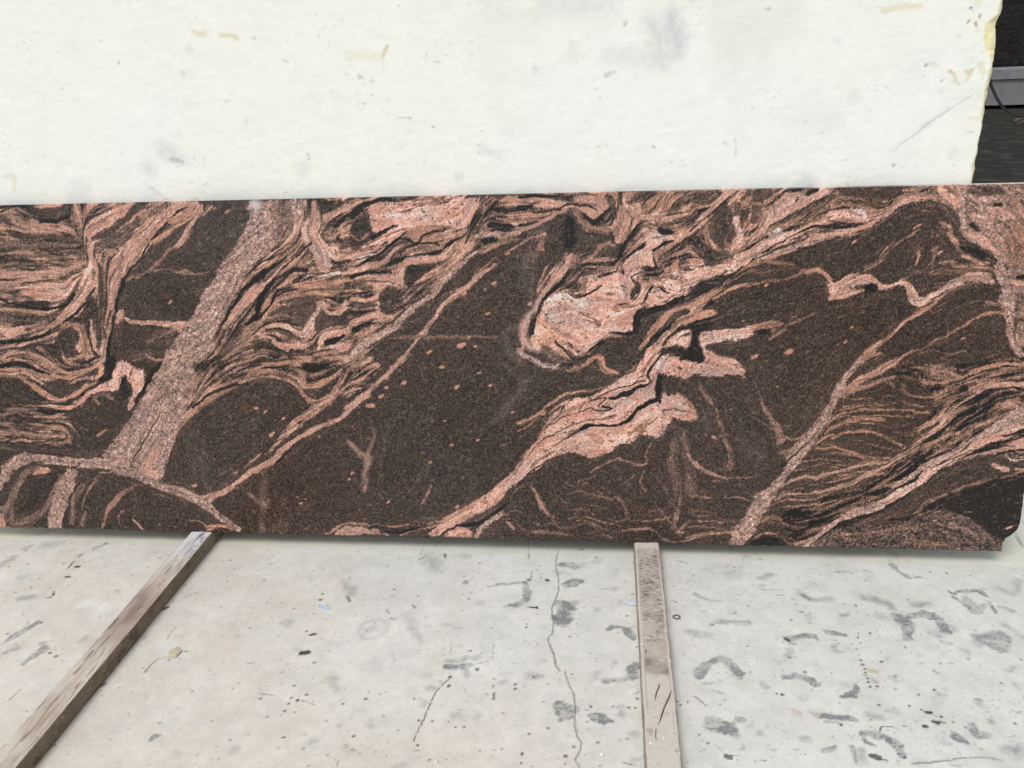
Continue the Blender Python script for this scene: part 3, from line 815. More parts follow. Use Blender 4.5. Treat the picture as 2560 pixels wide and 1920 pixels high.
l V .42 : 120 560 8 300 550 8 520 580 8 700 600 8
l V .42 : 200 720 8 360 740 8 560 780 8
l O .46 : 100 500 6 300 480 8 500 480 8 700 500 8
l V .5 : 500 1000 8 640 900 10 800 800 10
l V .42 : 550 340 10 700 380 10 800 420 10
'''
SPOTS = '''
a 1470 950 25
c 450 160 26
d 690 412 22 770 450 18 925 510 22 825 638 32 1235 655 15 160 1095 26 1650 395 20 1530 980 20 1500 1025 15 1085 1245 18 1040 1180 12 1115 1200 12
e 1225 787 25 1155 838 12 1530 967 25 1008 1250 18 942 1325 38 1065 1340 16 660 1385 25 780 1510 24 1090 1570 22 1170 1060 22 970 875 20 440 1640 22 1340 540 15
f 440 200 28 290 240 22 250 320 30 160 400 36 908 235 26 1195 210 20 1085 690 18 858 742 18 680 882 16 317 1230 20 912 1268 22 690 535 10 800 525 12 12 980 18 1385 460 16 780 62 20
i 870 1512 40 575 1563 28 1357 1435 16 915 1218 15 670 950 22 480 1247 12 1435 570 20
k 190 565 18 110 1435 15 1140 1410 14 170 1305 18 755 420 20 935 665 18 715 440 14
l 1535 1450 24 880 1390 18 930 1305 9 1080 1620 11
j 770 220 12 870 575 9 1640 875 8
h 950 1215 8 290 1420 8
'''
MARKS = '''
# crop kind strength : x y w ...   M smudge  m faint smudge  D drop  C crack  L thin dark line  W white bloom  Y tan/yellow  R reddish  Z yellow edge  E beige  B bluish chip
n M .8 : 10 300 40 60 295 60 100 310 40
n m .5 : 140 300 40 280 270 30
n M .8 : 30 440 20 70 425 60 120 410 60 150 420 20
n M .9 : 0 560 60 40 590 90 30 650 110 20 690 70
n m .7 : 60 560 60 110 550 40
n M .8 : 310 730 22 370 715 34 430 735 50 480 770 50 490 795 20
n M .8 : 500 970 46 470 1010 50
n M .7 : 500 1040 60 430 1060 40 290 1080 34
n M .9 : 0 1230 70 30 1270 110 90 1280 60 10 1340 40
n M .9 : 210 1310 40 260 1330 60 330 1345 34
n m .7 : 420 1300 40
n m .5 : 250 1020 20 200 1100 30
n m .5 : 370 960 30
n m .6 : 500 1430 50
n L .6 : 410 1620 6 470 1635 12 510 1645 6
n C .75 : 30 1010 7 60 1100 9 90 1170 9 100 1270 9 100 1330 8 110 1440 9 145 1500 9 120 1570 9 105 1610 8 140 1670 8
n D .8 : 450 642 14
n D .7 : 208 1250 20
n D .8 : 350 1250 14 350 1250 14
n D .8 : 385 1255 10
n m .5 : 417 1248 30
n D .8 : 458 1257 16
n D .8 : 503 1259 16
n D .7 : 515 1198 18
n D .7 : 91 1520 20
n D .8 : 36 1580 22 44 1580 20
n D .6 : 408 1472 8
n D .7 : 140 195 24 150 195 20
n D .5 : 160 260 10
n m .5 : 255 600 36
n m .5 : 370 460 50
n L .5 : 280 465 6 330 455 6
n R .5 : 455 718 8 500 715 8
n m .35 : 0 350 50 60 360 40
n m .4 : 1150 360 110 1180 330 60
n M .45 : 1120 310 20
n M .5 : 890 370 28
n M .55 : 1000 530 20 1080 545 14
n M .6 : 1230 240 26 1260 250 30
n M .5 : 790 270 14 850 290 16
n M .4 : 900 500 30 980 530 30
n M .5 : 1000 700 30 1080 680 40 1160 690 50 1250 690 50
n M .4 : 1180 620 34
n m .55 : 850 740 40 930 765 60 990 775 30
n Y .5 : 990 770 14 1040 770 8
n M .75 : 930 1040 60 960 980 60 1020 950 60 1090 930 50 1150 970 50 1200 1030 50
n M .6 : 1140 990 40 1210 1060 40
n M .5 : 960 1090 20 1000 1090 20
n M .5 : 1010 1130 20 1080 1155 20
n L .6 : 900 1180 10 980 1240 10
n M .9 : 980 1380 30 1020 1340 60 1060 1380 120 1120 1390 110 1170 1430 50
n M .8 : 1170 1330 34 1230 1345 30
n D .7 : 1115 1580 34 1140 1590 34
n L .6 : 1140 1575 6 1200 1580 6
n D .8 : 788 1215 14
n D .9 : 808 1238 14
n L .8 : 848 1208 8 855 1222 8
n D .6 : 816 462 8
n D .6 : 760 440 10
n D .7 : 1143 186 18
n D .6 : 1150 207 10
n m .5 : 1330 450 16
n M .35 : 1000 850 20
n L .35 : 1040 1500 5 1100 1560 5
n m .4 : 1330 1420 30
o m .8 : 150 240 14 200 222 18
o D .6 : 170 250 14
o m .6 : 0 350 60 80 300 60
o m .5 : 150 420 60
o L .8 : 430 375 6 480 320 14
o M .8 : 510 290 24 530 270 20
o D .8 : 490 354 20 510 353 22
o D .8 : 430 420 20 450 420 20
o D .5 : 60 355 14
o M .6 : 610 240 30 650 220 20 690 205 24
o L .7 : 300 560 8 340 545 20 352 510 8
o R .45 : 350 170 30 390 160 20
o m .4 : 330 210 80 400 190 60
o L .6 : 230 150 8 300 135 12 320 115 6
o m .6 : 150 560 60 230 550 40
o D .6 : 100 523 12
o M .8 : 20 850 14 90 800 50 150 780 50 200 740 40 240 715 26
o D .95 : 270 717 14 258 717 10
o M .7 : 30 920 20 80 895 40 110 880 30
o M .75 : 160 975 26 200 950 50 250 910 50 290 880 40
o M .6 : 280 850 40
o D .8 : 320 915 16 330 915 14
o D .6 : 365 935 24
o m .5 : 550 820 60
o m .4 : 340 790 30
o L .4 : 60 1220 10 130 1150 10
o W .8 : 500 610 30 580 590 40 650 610 30
o W .7 : 650 640 60 700 630 40
o W .6 : 1040 850 60 1120 870 40
o W .5 : 60 830 30
o W .5 : 160 930 40 210 880 30
o m .5 : 930 810 40
o m .4 : 760 520 30
o L .6 : 940 1040 12 970 1000 10 1010 960 8 1080 940 5
o L .5 : 1080 825 5 1110 780 5 1140 745 5
o D .6 : 660 1125 22 680 1110 18
o D .5 : 775 1140 14
o M .7 : 1000 1455 50 1030 1440 40
o m .7 : 1510 1540 60
o m .4 : 1160 1570 60
o D .6 : 1370 1355 12
o D .6 : 835 1410 8
o D .6 : 1470 448 12
o m .5 : 1550 800 30
o L .5 : 1590 985 6 1650 975 6
o D .5 : 1510 1150 10
o D .5 : 1550 1110 10
o m .4 : 1200 550 30 1290 520 20
o D .4 : 855 480 8
o L .4 : 840 215 6 890 210 8
o L .7 : 1040 640 14 1095 620 10
q m .5 : 100 290 8
q L .6 : 85 300 6 105 292 8
q L .5 : 75 370 6 100 362 6
q m .7 : 640 460 60 640 500 40 590 410 20
q D .7 : 445 497 18
q D .8 : 430 535 22
q D .7 : 388 627 12
q D .6 : 610 516 14 630 545 16
q m .6 : 190 690 70 210 690 70
q D .8 : 337 744 14
q D .9 : 365 768 20 395 762 20
q D .95 : 310 890 40 345 885 40
q m .35 : 250 860 20 290 860 20
q D .8 : 30 1198 16
q D .7 : 340 1170 20
q D .8 : 238 1190 18
q D .8 : 218 1230 18
q D .8 : 280 1207 24
q D .8 : 190 1278 18
q D .7 : 170 1308 10
q L .6 : 0 1160 5 120 1175 6
q L .6 : 300 1205 6 395 1240 6
q D .8 : 582 1230 16
q D .7 : 735 1195 22
q m .5 : 550 1380 40
q m .5 : 760 1340 30 780 1380 30
q m .5 : 600 1520 50 630 1550 20
q D .9 : 601 1500 8
q D .7 : 480 1572 12
q D .6 : 315 1530 14
q D .6 : 350 1645 14
q m .4 : 380 1480 60
q L .5 : 540 1650 8 550 1610 8
q D .6 : 650 1450 14
q D .5 : 950 1407 12
q D .6 : 757 1150 10
q D .6 : 868 1150 10
q m .35 : 500 1060 60 540 1130 60
q m .55 : 1180 270 130 1200 310 110
q L .7 : 1200 175 12 1235 145 10
q L .5 : 1090 265 10 1130 250 8
q L .4 : 1100 240 5 1130 160 5 1140 145 8
q D .6 : 1265 230 16 1265 250 14
q D .6 : 1495 288 14
q m .5 : 1400 240 60
q M .5 : 610 125 26
q L .7 : 1530 128 10 1560 122 8
q m .45 : 700 760 24 730 790 24 800 785 24 860 750 24 870 700 20 840 670 18 780 670 20 720 690 20 700 730 20
q m .45 : 780 725 50 750 740 30
q m .35 : 1010 630 50 1050 720 60 1090 800 60 1110 830 40
q m .35 : 900 660 30 980 640 30
q D .8 : 910 660 12
q m .6 : 1250 695 14 1300 702 14 1360 725 8
q D .7 : 925 465 14
q m .5 : 905 510 24
q D .6 : 1066 586 16 1045 570 10
q D .8 : 1065 624 6
q D .5 : 890 627 8 870 600 8
q D .5 : 717 575 10
q M .7 : 1400 410 22 1400 425 20
q D .6 : 1423 530 14
q D .5 : 1438 487 10
q M .75 : 1560 445 14 1650 430 26 1740 425 24 1790 415 26
q M .75 : 1790 420 40 1810 470 40 1800 530 50 1750 560 34 1680 570 14
q W .8 : 1600 460 20 1700 455 20 1770 460 30
q W .5 : 1600 250 60 1680 270 40
q W .45 : 1180 600 80
q W .35 : 800 350 100 700 340 60
q D .7 : 1825 400 20 1835 405 16
q D .9 : 1945 402 22 1955 406 20
q D .7 : 1905 388 12
q L .6 : 1822 130 8 1828 260 8
q L .6 : 1848 340 7 1840 400 7
q D .7 : 1815 695 12
q D .8 : 1808 718 16
q m .4 : 1500 560 50
q M .9 : 1280 990 40 1330 990 60 1400 975 44 1450 965 26
q m .8 : 1290 950 40 1380 930 30 1480 920 14
q L .5 : 1450 970 8 1550 945 5
q m .7 : 1400 1010 30 1415 1050 20
q D .6 : 1480 998 26
q D .8 : 1298 1052 24
q D .8 : 1290 1110 24
q L .8 : 1290 1065 7 1240 1110 8 1200 1160 9 1170 1215 10 1150 1270 8 1130 1320 12 1100 1380 9 1075 1430 8 1055 1480 8
q D .8 : 1090 1340 18
q D .7 : 1178 1348 16
q D .7 : 1288 1350 14
q D .8 : 1333 1386 14
q D .8 : 1393 1385 18
q m .6 : 1120 1232 36
q m .5 : 1170 1120 60
q m .5 : 1330 1320 70
q m .7 : 1470 1330 20 1490 1310 30
q D .8 : 1582 918 8
q L .5 : 1590 810 5 1585 900 5
q D .8 : 1592 1062 10
q L .85 : 1590 1105 8 1592 1160 8 1590 1200 16
q m .75 : 1640 1085 30 1665 1080 24
q m .5 : 1640 1030 16 1700 1028 10
q m .8 : 1820 1040 40 1860 1040 50 1900 1045 30
q D .95 : 1857 1050 14
q D .8 : 1735 1100 18
q D .8 : 1735 1130 20
q D .8 : 1780 1565 20
q D .8 : 1772 1625 18
q D .6 : 1850 1650 14
q D .7 : 1059 1195 14
q m .35 : 1140 1040 40
q L .4 : 1060 1543 10 1090 1543 8
q D .6 : 1240 1240 6
q C .75 : 2022 205 6 2005 300 7 2025 400 7 2020 480 8 1995 550 8 1980 600 8 1990 680 8 1985 750 8 1955 795 8 1975 860 10 1995 910 12 2005 970 12 2030 1010 10
q M .9 : 1990 640 30 2015 690 30
q m .6 : 930 1650 40 980 1640 30
q Y .35 : 1950 1410 8
q L .4 : 1310 820 5 1300 900 5
q m .4 : 1916 940 30
p m .6 : 0 390 50 80 370 40
p m .5 : 20 440 30
p L .4 : 0 465 6 150 468 6
p M .5 : 530 350 40 600 350 30
p M .7 : 700 335 20 740 345 24
p M .5 : 860 210 40 890 240 60 880 270 30
p M .55 : 880 290 20 940 350 24 1000 390 30 1070 385 24
p m .5 : 440 240 60 500 240 40
p m .6 : 600 230 100 720 220 60
p m .7 : 260 480 30 310 520 50 350 530 40
p m .6 : 350 535 30 470 530 40
p M .7 : 300 510 24 340 530 20
p D .8 : 265 615 10 285 615 8
p m .9 : 550 640 40 580 635 30
p m .75 : 700 520 60 780 540 70 850 560 70 880 590 40
p M .85 : 910 640 60 960 680 80 990 740 70 980 790 50
p M .85 : 1010 650 50 1090 630 70 1160 650 70 1220 700 60 1240 745 46
p m .7 : 1040 570 60 1120 560 50
p m .5 : 800 640 60
p M .85 : 1260 470 20 1300 490 30 1340 480 10 1450 475 20 1490 485 40 1520 500 20
p M .7 : 1280 510 24 1340 545 18 1400 590 40
p M .85 : 1520 540 20 1550 590 24 1575 630 10
p M .4 : 1380 530 60 1450 620 50 1500 560 40
p m .7 : 1600 580 30 1700 610 20
p m .7 : 1640 700 24 1720 750 24 1760 790 30
p M .6 : 1460 830 60 1530 800 90 1600 840 110 1640 790 60
p m .8 : 1450 780 50 1620 760 60
p m .5 : 1600 460 60 1700 480 60 1720 400 60
p M .85 : 180 790 30 240 780 60 320 775 50 370 780 40
p M .7 : 210 810 40 240 830 30
p D 1. : 172 795 18 190 805 22
p D .9 : 155 820 8
p D .8 : 195 830 8
p m .7 : 200 870 50 190 910 30
p D .8 : 198 922 20
p M .8 : 430 745 30 510 760 34 580 772 16
p m .95 : 490 840 20 505 875 36 545 885 20
p Y .5 : 480 820 10 500 860 20 530 880 20
p D .8 : 735 757 18
p D .5 : 640 572 20
p D .8 : 655 788 14
p D .7 : 672 824 12
p D .7 : 648 865 10
p D .7 : 660 902 8
p D .85 : 676 937 16
p D .85 : 686 965 18
p D .8 : 700 996 16
p D .8 : 706 1020 16
p D .7 : 708 1036 10
p Y .95 : 740 1010 40 760 1012 50
p D .85 : 720 1058 18
p D .85 : 725 1083 18
p D .8 : 737 1114 20
p R .8 : 765 1078 14 785 1080 14
p D .7 : 783 1113 20
p D .85 : 815 948 20
p m .5 : 850 930 30
p D .6 : 372 965 12
p M .85 : 150 1053 26 220 1045 50 260 1060 50 330 1070 50 370 1100 50
p D .6 : 300 1020 24
p m .8 : 20 1100 40 50 1120 30
p D .9 : 110 1162 14
p D .9 : 147 1168 24
p M .85 : 540 1190 24 600 1170 50 635 1140 40 640 1110 20
p M .8 : 560 1185 24 640 1185 24
p m .5 : 280 1195 24 320 1195 14
p R .4 : 230 1280 50 260 1300 30
p R .45 : 330 1285 26 380 1310 40
p M .85 : 420 1310 40 500 1320 50 570 1330 50 640 1345 40
p M .7 : 440 1350 20 520 1355 24
p D .95 : 540 1370 20
p D .9 : 795 1238 18
p D .9 : 998 1245 16
p D .8 : 1062 1168 16
p D .8 : 1165 1135 18
p m .7 : 1190 1170 20 1215 1175 20
p m .7 : 720 1300 50 800 1320 60
p m .5 : 900 1280 50
p M .95 : 700 1440 50 760 1430 60 830 1450 50 880 1480 60 920 1520 60 960 1580 30
p M .8 : 700 1470 24 760 1500 20
p L .85 : 800 1410 12 815 1385 8 870 1385 7 925 1402 7
p D .95 : 1080 1270 14
p D .95 : 1115 1287 28 1140 1290 28
p L .7 : 1150 1300 6 1190 1320 6
p D .9 : 1215 1318 18
p D .9 : 1160 1350 30 1190 1360 30
p L .8 : 1195 1352 12 1240 1358 6
p D .95 : 1100 1382 30 1110 1382 28
p D .8 : 1295 1355 14
p M .9 : 1290 1430 30 1330 1460 60 1380 1485 24
p M .75 : 1430 1380 60 1450 1430 70 1530 1445 40
p M .7 : 1460 1205 24 1500 1215 24
p m .8 : 1480 1240 50
p m .6 : 1540 1350 50
p M .45 : 1540 1350 40
p m .7 : 310 1465 60
p M .7 : 420 1550 30 460 1540 50 500 1515 16
p M .6 : 610 1520 30 630 1560 30 640 1610 24
p m .7 : 680 1560 60 700 1620 50
p D .8 : 750 1580 40 790 1590 44
p L .8 : 800 1600 16 855 1612 10
p D .9 : 940 1518 20
p D .9 : 968 1590 16
p m .8 : 1700 1550 110 1740 1520 70
p m .5 : 1060 1620 60
p L .5 : 1020 1630 14 1180 1620 12 1350 1595 12 1500 1590 14 1620 1610 10
p M .6 : 1290 1640 30 1340 1635 20
p m .5 : 1720 1100 30 1720 1120 30
p M .3 : 1650 1000 40 1720 980 40
p m .6 : 0 1420 40
p L .7 : 0 1605 10 40 1610 8
p D .7 : 125 1530 8
p D .7 : 300 1568 8
p D .6 : 1140 345 14
p D .6 : 1130 290 10
p D .6 : 455 308 10
p M .5 : 1190 210 16
p m .7 : 1260 825 40
p m .4 : 1060 905 24
p L .8 : 1690 60 24 1720 110 22 1760 180 24
p m .4 : 1350 860 40 1400 900 40
p M .3 : 1180 760 100 1300 730 60
p M .35 : 1270 960 30
p M .3 : 340 650 60
p W .5 : 600 280 80 760 340 60
n W .5 : 180 280 60 260 320 30
n W .35 : 860 250 120 1000 350 100
s Y .6 : 835 138 16 885 146 22
s Y .65 : 950 150 12 1020 162 22
s Y .9 : 1672 200 12 1663 225 18 1655 245 10
s Y .25 : 1655 250 8 1652 315 6
s Y .35 : 20 765 10 55 760 24 62 820 12
s M .5 : 1100 165 14
s M .6 : 1225 260 14 1240 270 12
s m .5 : 700 640 60 760 680 60 800 700 30
s m .45 : 640 730 60
s M .5 : 740 690 34 790 700 20
s R .4 : 645 808 5 720 858 6
s M .6 : 880 800 6 900 790 6
s M .7 : 1335 670 10 1335 690 12
s M .6 : 1205 688 8
s M .6 : 1835 695 12
s M .6 : 1870 550 14
s M .6 : 1730 505 6 1770 508 8
s M .5 : 1610 410 10
s M .5 : 970 440 10 1000 435 6
s M .5 : 510 268 12
s M .4 : 250 228 8
s M .4 : 270 385 16
s M .4 : 790 310 30
s m .4 : 1980 770 40
s m .35 : 2080 640 40 2170 680 40
s m .35 : 1310 730 60
s m .3 : 340 830 90
s M .5 : 435 175 8
s D .5 : 380 155 5
s D .5 : 600 160 5
s D .5 : 632 177 5
s D .5 : 135 257 5
s D .6 : 2152 40 5
s D .6 : 1720 28 8
s D .5 : 850 72 8
s D .5 : 1478 90 6
s D .5 : 1637 103 5
s D .6 : 882 720 6
s R .35 : 1065 520 16
s m .35 : 820 210 24
s Y .2 : 1500 235 40 1640 245 30
t m .8 : 690 60 50 700 120 70 720 180 70 720 230 40
t m .5 : 600 90 60 650 240 80
t M .5 : 490 105 30
t m .35 : 150 10 90 420 20 80
t m .3 : 420 240 80 650 270 60
t M .5 : 410 325 26 450 310 12
t M .5 : 1100 35 10 1120 32 8
t Y .5 : 1600 42 22 1680 35 28 1765 28 22
t m .4 : 1410 170 24
t M .7 : 612 630 10 622 640 8
t M .6 : 915 612 8 930 618 8
t M .7 : 738 692 12
t M .5 : 688 702 10
t m .5 : 1270 770 50 1290 790 60
t R .25 : 1480 420 50
t M .4 : 30 470 12
t M .4 : 965 600 6 965 680 6
t D .4 : 283 268 6
t D .5 : 1858 348 6
t M .4 : 100 300 40
t R .2 : 260 220 60
r B 1. : 1070 77 14 1082 73 12
r Q .8 : 1155 125 20 1160 140 14
r Q .8 : 1080 170 16 1076 185 14
r Q .9 : 1140 190 22 1150 205 18
r L .5 : 1150 225 6 1155 275 8
r M .6 : 1000 295 14
r L .5 : 1180 325 5 1100 395 6 1040 410 6
r L .55 : 1085 795 10 1000 850 9 900 910 10 800 975 14 700 1045 14 600 1135 10 520 1180 8 420 1270 6
r m .45 : 900 900 30 780 985 40 640 1090 40
r M .8 : 705 545 20 725 535 12
r Y .6 : 750 530 16 820 535 16
r M .5 : 770 525 14
r Q .55 : 905 590 20
r Y .9 : 905 590 22 940 620 20 960 670 20 985 700 12
r Y .9 : 1030 590 24 1055 600 50 1070 620 40
r Y .6 : 1055 650 30 1045 680 20
r M .6 : 1085 585 14
r M .7 : 845 665 14
r M .7 : 795 705 10
r M .5 : 680 627 10
r M .5 : 930 680 8
r M .5 : 1170 435 16
r m .5 : 1090 510 30 1150 540 40
r M .6 : 1190 660 14 1180 640 8
r M .6 : 1095 740 14
r m .4 : 1160 780 40 1170 800 40
r Y .5 : 1080 980 16 1150 975 20
r M .6 : 1050 1085 8 1110 1095 12
r M .8 : 435 1370 18 450 1370 14
r M .8 : 490 1395 12 540 1388 8
r M .6 : 615 1385 10 640 1368 8
r M .5 : 955 1373 8
r M .4 : 590 1293 10
r D .6 : 135 145 8
r m .4 : 830 760 50
r m .35 : 960 1250 60 920 1290 60
r M .5 : 745 880 8
r M .4 : 740 1235 10
r Y .35 : 1130 30 60 1150 10 60
r Y .4 : 1160 540 60 1180 600 40
'''
CROP = dict(a=(0,480), b=(0,900), c=(440,480), d=(440,900), e=(880,480), f=(880,900), g=(1300,460),
            h=(1300,900), i=(1720,440), j=(1720,900), k=(2080,440), l=(2080,900))
KS = 480/1659
#            streak  grain  hue
KIND = dict(K=(.01,.05,-.3), D=(.03,.145,.1), V=(.07,.20,.1), O=(.08,.16,.6), P=(.08,.17,-.05), G=(.05,.30,-.4), W=(.02,.09,-.8), S=(.32,.21,.15))
def slab_uv(px, py):
    """a point read off the photograph -> metres along / up the slab face"""
    px = np.asarray(px, float); py = np.asarray(py, float)
    r = np.stack([(px-1280)/FPX, (py-960)/FPX, np.ones_like(px)], -1) @ CAM_M.T
    n = np.array([0, math.cos(LEAN), -math.sin(LEAN)])
    t = ((np.array([0, 0, HB])-CAM_C) @ n)/(r @ n)
    q = CAM_C + r*t[..., None] - np.array([0, 0, HB])
    return q[..., 0], q @ np.array([0, math.sin(LEAN), math.cos(LEAN)])
def paint_slab(cv):
    U, V = cv.U, cv.V
    sh = U.shape
    mm = KS/1330.                                     # crop pixel -> metres (widths)
    cv.Uw = U + .0022*vnoise(U, V, .016, 1)+.0011*vnoise(U, V, .006, 2)+.0006*vnoise(U, V, .003, 5)
    cv.Vw = V + .0022*vnoise(U, V, .016, 3)+.0011*vnoise(U, V, .006, 4)+.0006*vnoise(U, V, .003, 6)
    ops = []; T = []
    for cr, kind, val, soft, op, d in parse(VEINS_SHEEN):  # veins, plus soft haze and a reflection streak of the polish painted in
        ox, oy = CROP[cr]
        if kind[0] == 'F':
            p = d.reshape(-1, 2); p = catmull(p, 3, True)
            u, v = slab_uv(ox+p[:, 0]*KS, oy+p[:, 1]*KS)
            ops.append(('F', kind[1], val, soft, op, np.stack([u, v], 1)))
        else:
            p = catmull(d.reshape(-1, 3), 5); 
            u, v = slab_uv(ox+p[:, 0]*KS, oy+p[:, 1]*KS)
            P = np.stack([u, v, np.maximum(p[:, 2], 2)*mm], 1)
            ops.append(('L', kind, val, soft, op, P))
            dd = np.diff(P[:, :2], axis=0); mid = (P[1:, :2]+P[:-1, :2])/2
            T.append(np.hstack([mid, dd]))
    # --- orientation field of the foliation, spread outwards from the veins
    T = np.vstack(T); q = 4
    g = np.zeros((3, sh[0]//q+1, sh[1]//q+1), np.float32)
    L = np.hypot(T[:, 2], T[:, 3]); th = np.arctan2(T[:, 3], T[:, 2])
    for tt in np.linspace(-.5, .5, 5):
        i = ((T[:, 0]+tt*T[:, 2]-cv.u[0])/cv.du/q).astype(int); j = ((T[:, 1]+tt*T[:, 3]-cv.v[0])/cv.du/q).astype(int)
        ok = (i >= 0) & (j >= 0) & (i < g.shape[2]) & (j < g.shape[1])
        for c, val in enumerate((np.cos(2*th)*L, np.sin(2*th)*L, L)):
            np.add.at(g[c], (j[ok], i[ok]), val[ok])
    acc = np.zeros_like(g)
    for r, w in ((1, 1.), (3, .35), (8, .08), (20, .012)):
        acc += w*np.stack([blur(x, r) for x in g])
    acc[0] += 1e-7
    jj = np.clip(np.arange(sh[0])//q, 0, g.shape[1]-1); ii = np.clip(np.arange(sh[1])//q, 0, g.shape[2]-1)
    cx = blur(acc[0][np.ix_(jj, ii)]/(acc[2][np.ix_(jj, ii)]+1e-9), 2); sx = blur(acc[1][np.ix_(jj, ii)]/(acc[2][np.ix_(jj, ii)]+1e-9), 2)
    ang = .5*np.arctan2(sx, cx) + .25*vnoise(U, V, .03, 9)
    dx = np.cos(ang).astype(np.float32); dy = np.sin(ang).astype(np.float32)
    rs = np.random.RandomState(4)
    src = [rs.randn(*sh).astype(np.float32), blur(rs.randn(*sh).astype(np.float32), 1), blur(rs.randn(*sh).astype(np.float32), 2)]
    src = [s/s.std() for s in src]
    acc = [s.copy() for s in src]; J, I = np.mgrid[0:sh[0], 0:sh[1]].astype(np.float32)
    fine = None
    for sg in (1, -1):
        y, x = J.copy(), I.copy(); px, py = dx*sg, dy*sg
        for k in range(26):
            x += px*1.3; y += py*1.3
            xi = np.clip(x, 0, sh[1]-1).astype(np.int32); yi = np.clip(y, 0, sh[0]-1).astype(np.int32)
            nx, ny = dx[yi, xi], dy[yi, xi]
            f = np.sign(nx*px+ny*py); f[f == 0] = 1
            px, py = nx*f, ny*f
            if k < 7: acc[0] += src[0][yi, xi]
            if k < 14: acc[1] += src[1][yi, xi]
            acc[2] += src[2][yi, xi]
    S = [s/s.std() for s in acc]
    streak = S[0]*.45+S[1]*.75+S[2]*.6
    streak = np.tanh(streak/streak.std()*.9)
    gn = rs.randn(*sh).astype(np.float32); feath = np.tanh(S[0]*.5+S[1]*.6+S[2]*.2+gn*.55); FE = .85
    # short pale dashes: a sparse field drawn out along the foliation
    imp = (rs.rand(*sh) < .0022).astype(np.float32); dash = imp.copy()
    for sg in (1, -1):
        y, xq = J.copy(), I.copy()
        for k in range(6):
            xi = np.clip(xq, 0, sh[1]-1).astype(np.int32); yi = np.clip(y, 0, sh[0]-1).astype(np.int32)
            f = np.where(dx[yi, xi] < 0, -1, 1)*sg
            xq = xq+dx[yi, xi]*f; y = y+dy[yi, xi]*f
            dash += imp[np.clip(y, 0, sh[0]-1).astype(np.int32), np.clip(xq, 0, sh[1]-1).astype(np.int32)]
    dash = np.clip(dash, 0, 1)
    # --- fields
    val = np.full(sh, .17, np.float32); A = np.full(sh, .014, np.float32); G = np.full(sh, .135, np.float32); H = np.full(sh, .12, np.float32)
    val += .035*fnoise(U, V, .2, 21, 3)
    A += .018*sstep(.2, 1.2, U)
    H += .35*fnoise(U, V, .3, 25, 2)
    for typ, kind, v0, soft, op, P in ops:
        if kind == 'G': v0 = v0-.01
        if kind == 'S' and typ == 'F': v0 = v0-.07
        sf = max(soft*mm*2.2, .0016)
        if kind != 'K': sf = max(sf*1.3, .0034 if typ == 'F' else min(.0034, .0015+P[:, 2].max()*.3))
        bx, m = (cv.poly(P, sf) if typ == 'F' else cv.line(P, sf))
        if bx is None: continue
        a, gr, h = KIND[kind]
        if kind != 'K' and soft < 13: m = np.clip(m+FE*feath[bx]*m*(1-m)*4, 0, 1); m = m*m*(3-2*m)
        if kind in 'VO' and typ == 'L': m = m*np.clip(1.0+.5*streak[bx], 0, 1)
        if kind == 'P' and typ == 'L': m = m*np.clip(1.12+.35*streak[bx], 0, 1)
        m = m*op
        for F, t in ((val, v0), (A, a), (G, gr), (H, h)):
            F[bx] += (t-F[bx])*m
    # inclusions: small feldspar eyes, read off the photograph, plus scattered specks
    for ln in SPOTS.strip().splitlines():
        w = ln.split(); ox, oy = CROP[w[0]]; d = np.array(w[1:], float).reshape(-1, 3)
        for x, y, s in d:
            u, v = slab_uv(np.array([ox+x*KS]), np.array([oy+y*KS])); r = s*mm*.85
            bx = cv.box((u[0]-2.5*r, v[0]-2.5*r), (u[0]+2.5*r, v[0]+2.5*r))
            if bx is None: continue
            e = (cv.Uw[bx]-u[0]); f = (cv.Vw[bx]-v[0]); c, s_ = .9, .43
            k = sstep(1.25, .75, np.hypot((e*c+f*s_)/(1.25*r), (-e*s_+f*c)/(.62*r)))
            for F, t in ((val, .72), (A, .03), (G, .06), (H, .4)): F[bx] += (t-F[bx])*k
    n1 = rs.randn(*sh).astype(np.float32); n2 = blur(rs.randn(*sh).astype(np.float32), 1); n2 /= n2.std()
    grain = n1*.72+n2*.38
    elong = S[0]
    fel0 = sstep(.40, .60, val)
    gm = sstep(.18, .25, G)
    grain = n1*(.85-.15*gm)+n2*(.12+.22*gm)
    # fine parallel ribbons of pink that fade out into the dark rock beside every vein
    halo = np.clip(blur(fel0, 9)*1.5, 0, 1)*(1-fel0)*sstep(.09, .15, val)
    halo2 = np.clip(blur(fel0, 24)*1.3, 0, 1)*(1-fel0)*sstep(.09, .15, val)
    rib = sstep(.45, 1.5, S[1]*.6+S[0]*.75)
    rib2 = sstep(1.1, 2.2, S[1]*.5+S[2]*.9)
    dusk = sstep(-.1, .7, fnoise(U, V, .16, 52, 3))
    val = val + halo*rib*.20 + halo2*rib2*.13 + (1-fel0)*dusk*rib2*.05*sstep(.1, .15, val)
    val = val - fel0*sstep(.8, 2., S[1]*.9-S[0]*.2)*.07
    H += (1-fel0)*(.30*sstep(.0, .5, U)+.2*fnoise(U, V, .2, 54, 2)+.12)
    lines = np.abs(S[1]*.5+S[0]*.7); x0 = fel0*sstep(.25, .0, lines)*.10
    gr2 = sstep(.12, .3, val)
    x = val - x0 + A*streak + G*(grain*.8+elong*.2*sstep(.01,.06,A))*.85
    # dark biotite specks in the feldspar, pale flecks in the dark rock
    sp = rs.rand(*sh)
    felsic = sstep(.62, .78, val)
    big = vnoise(U, V, .0034, 41)+.6*vnoise(U, V, .0021, 42)+.2*S[1]
    patch = sstep(-.5, .5, vnoise(U, V, .045, 43))
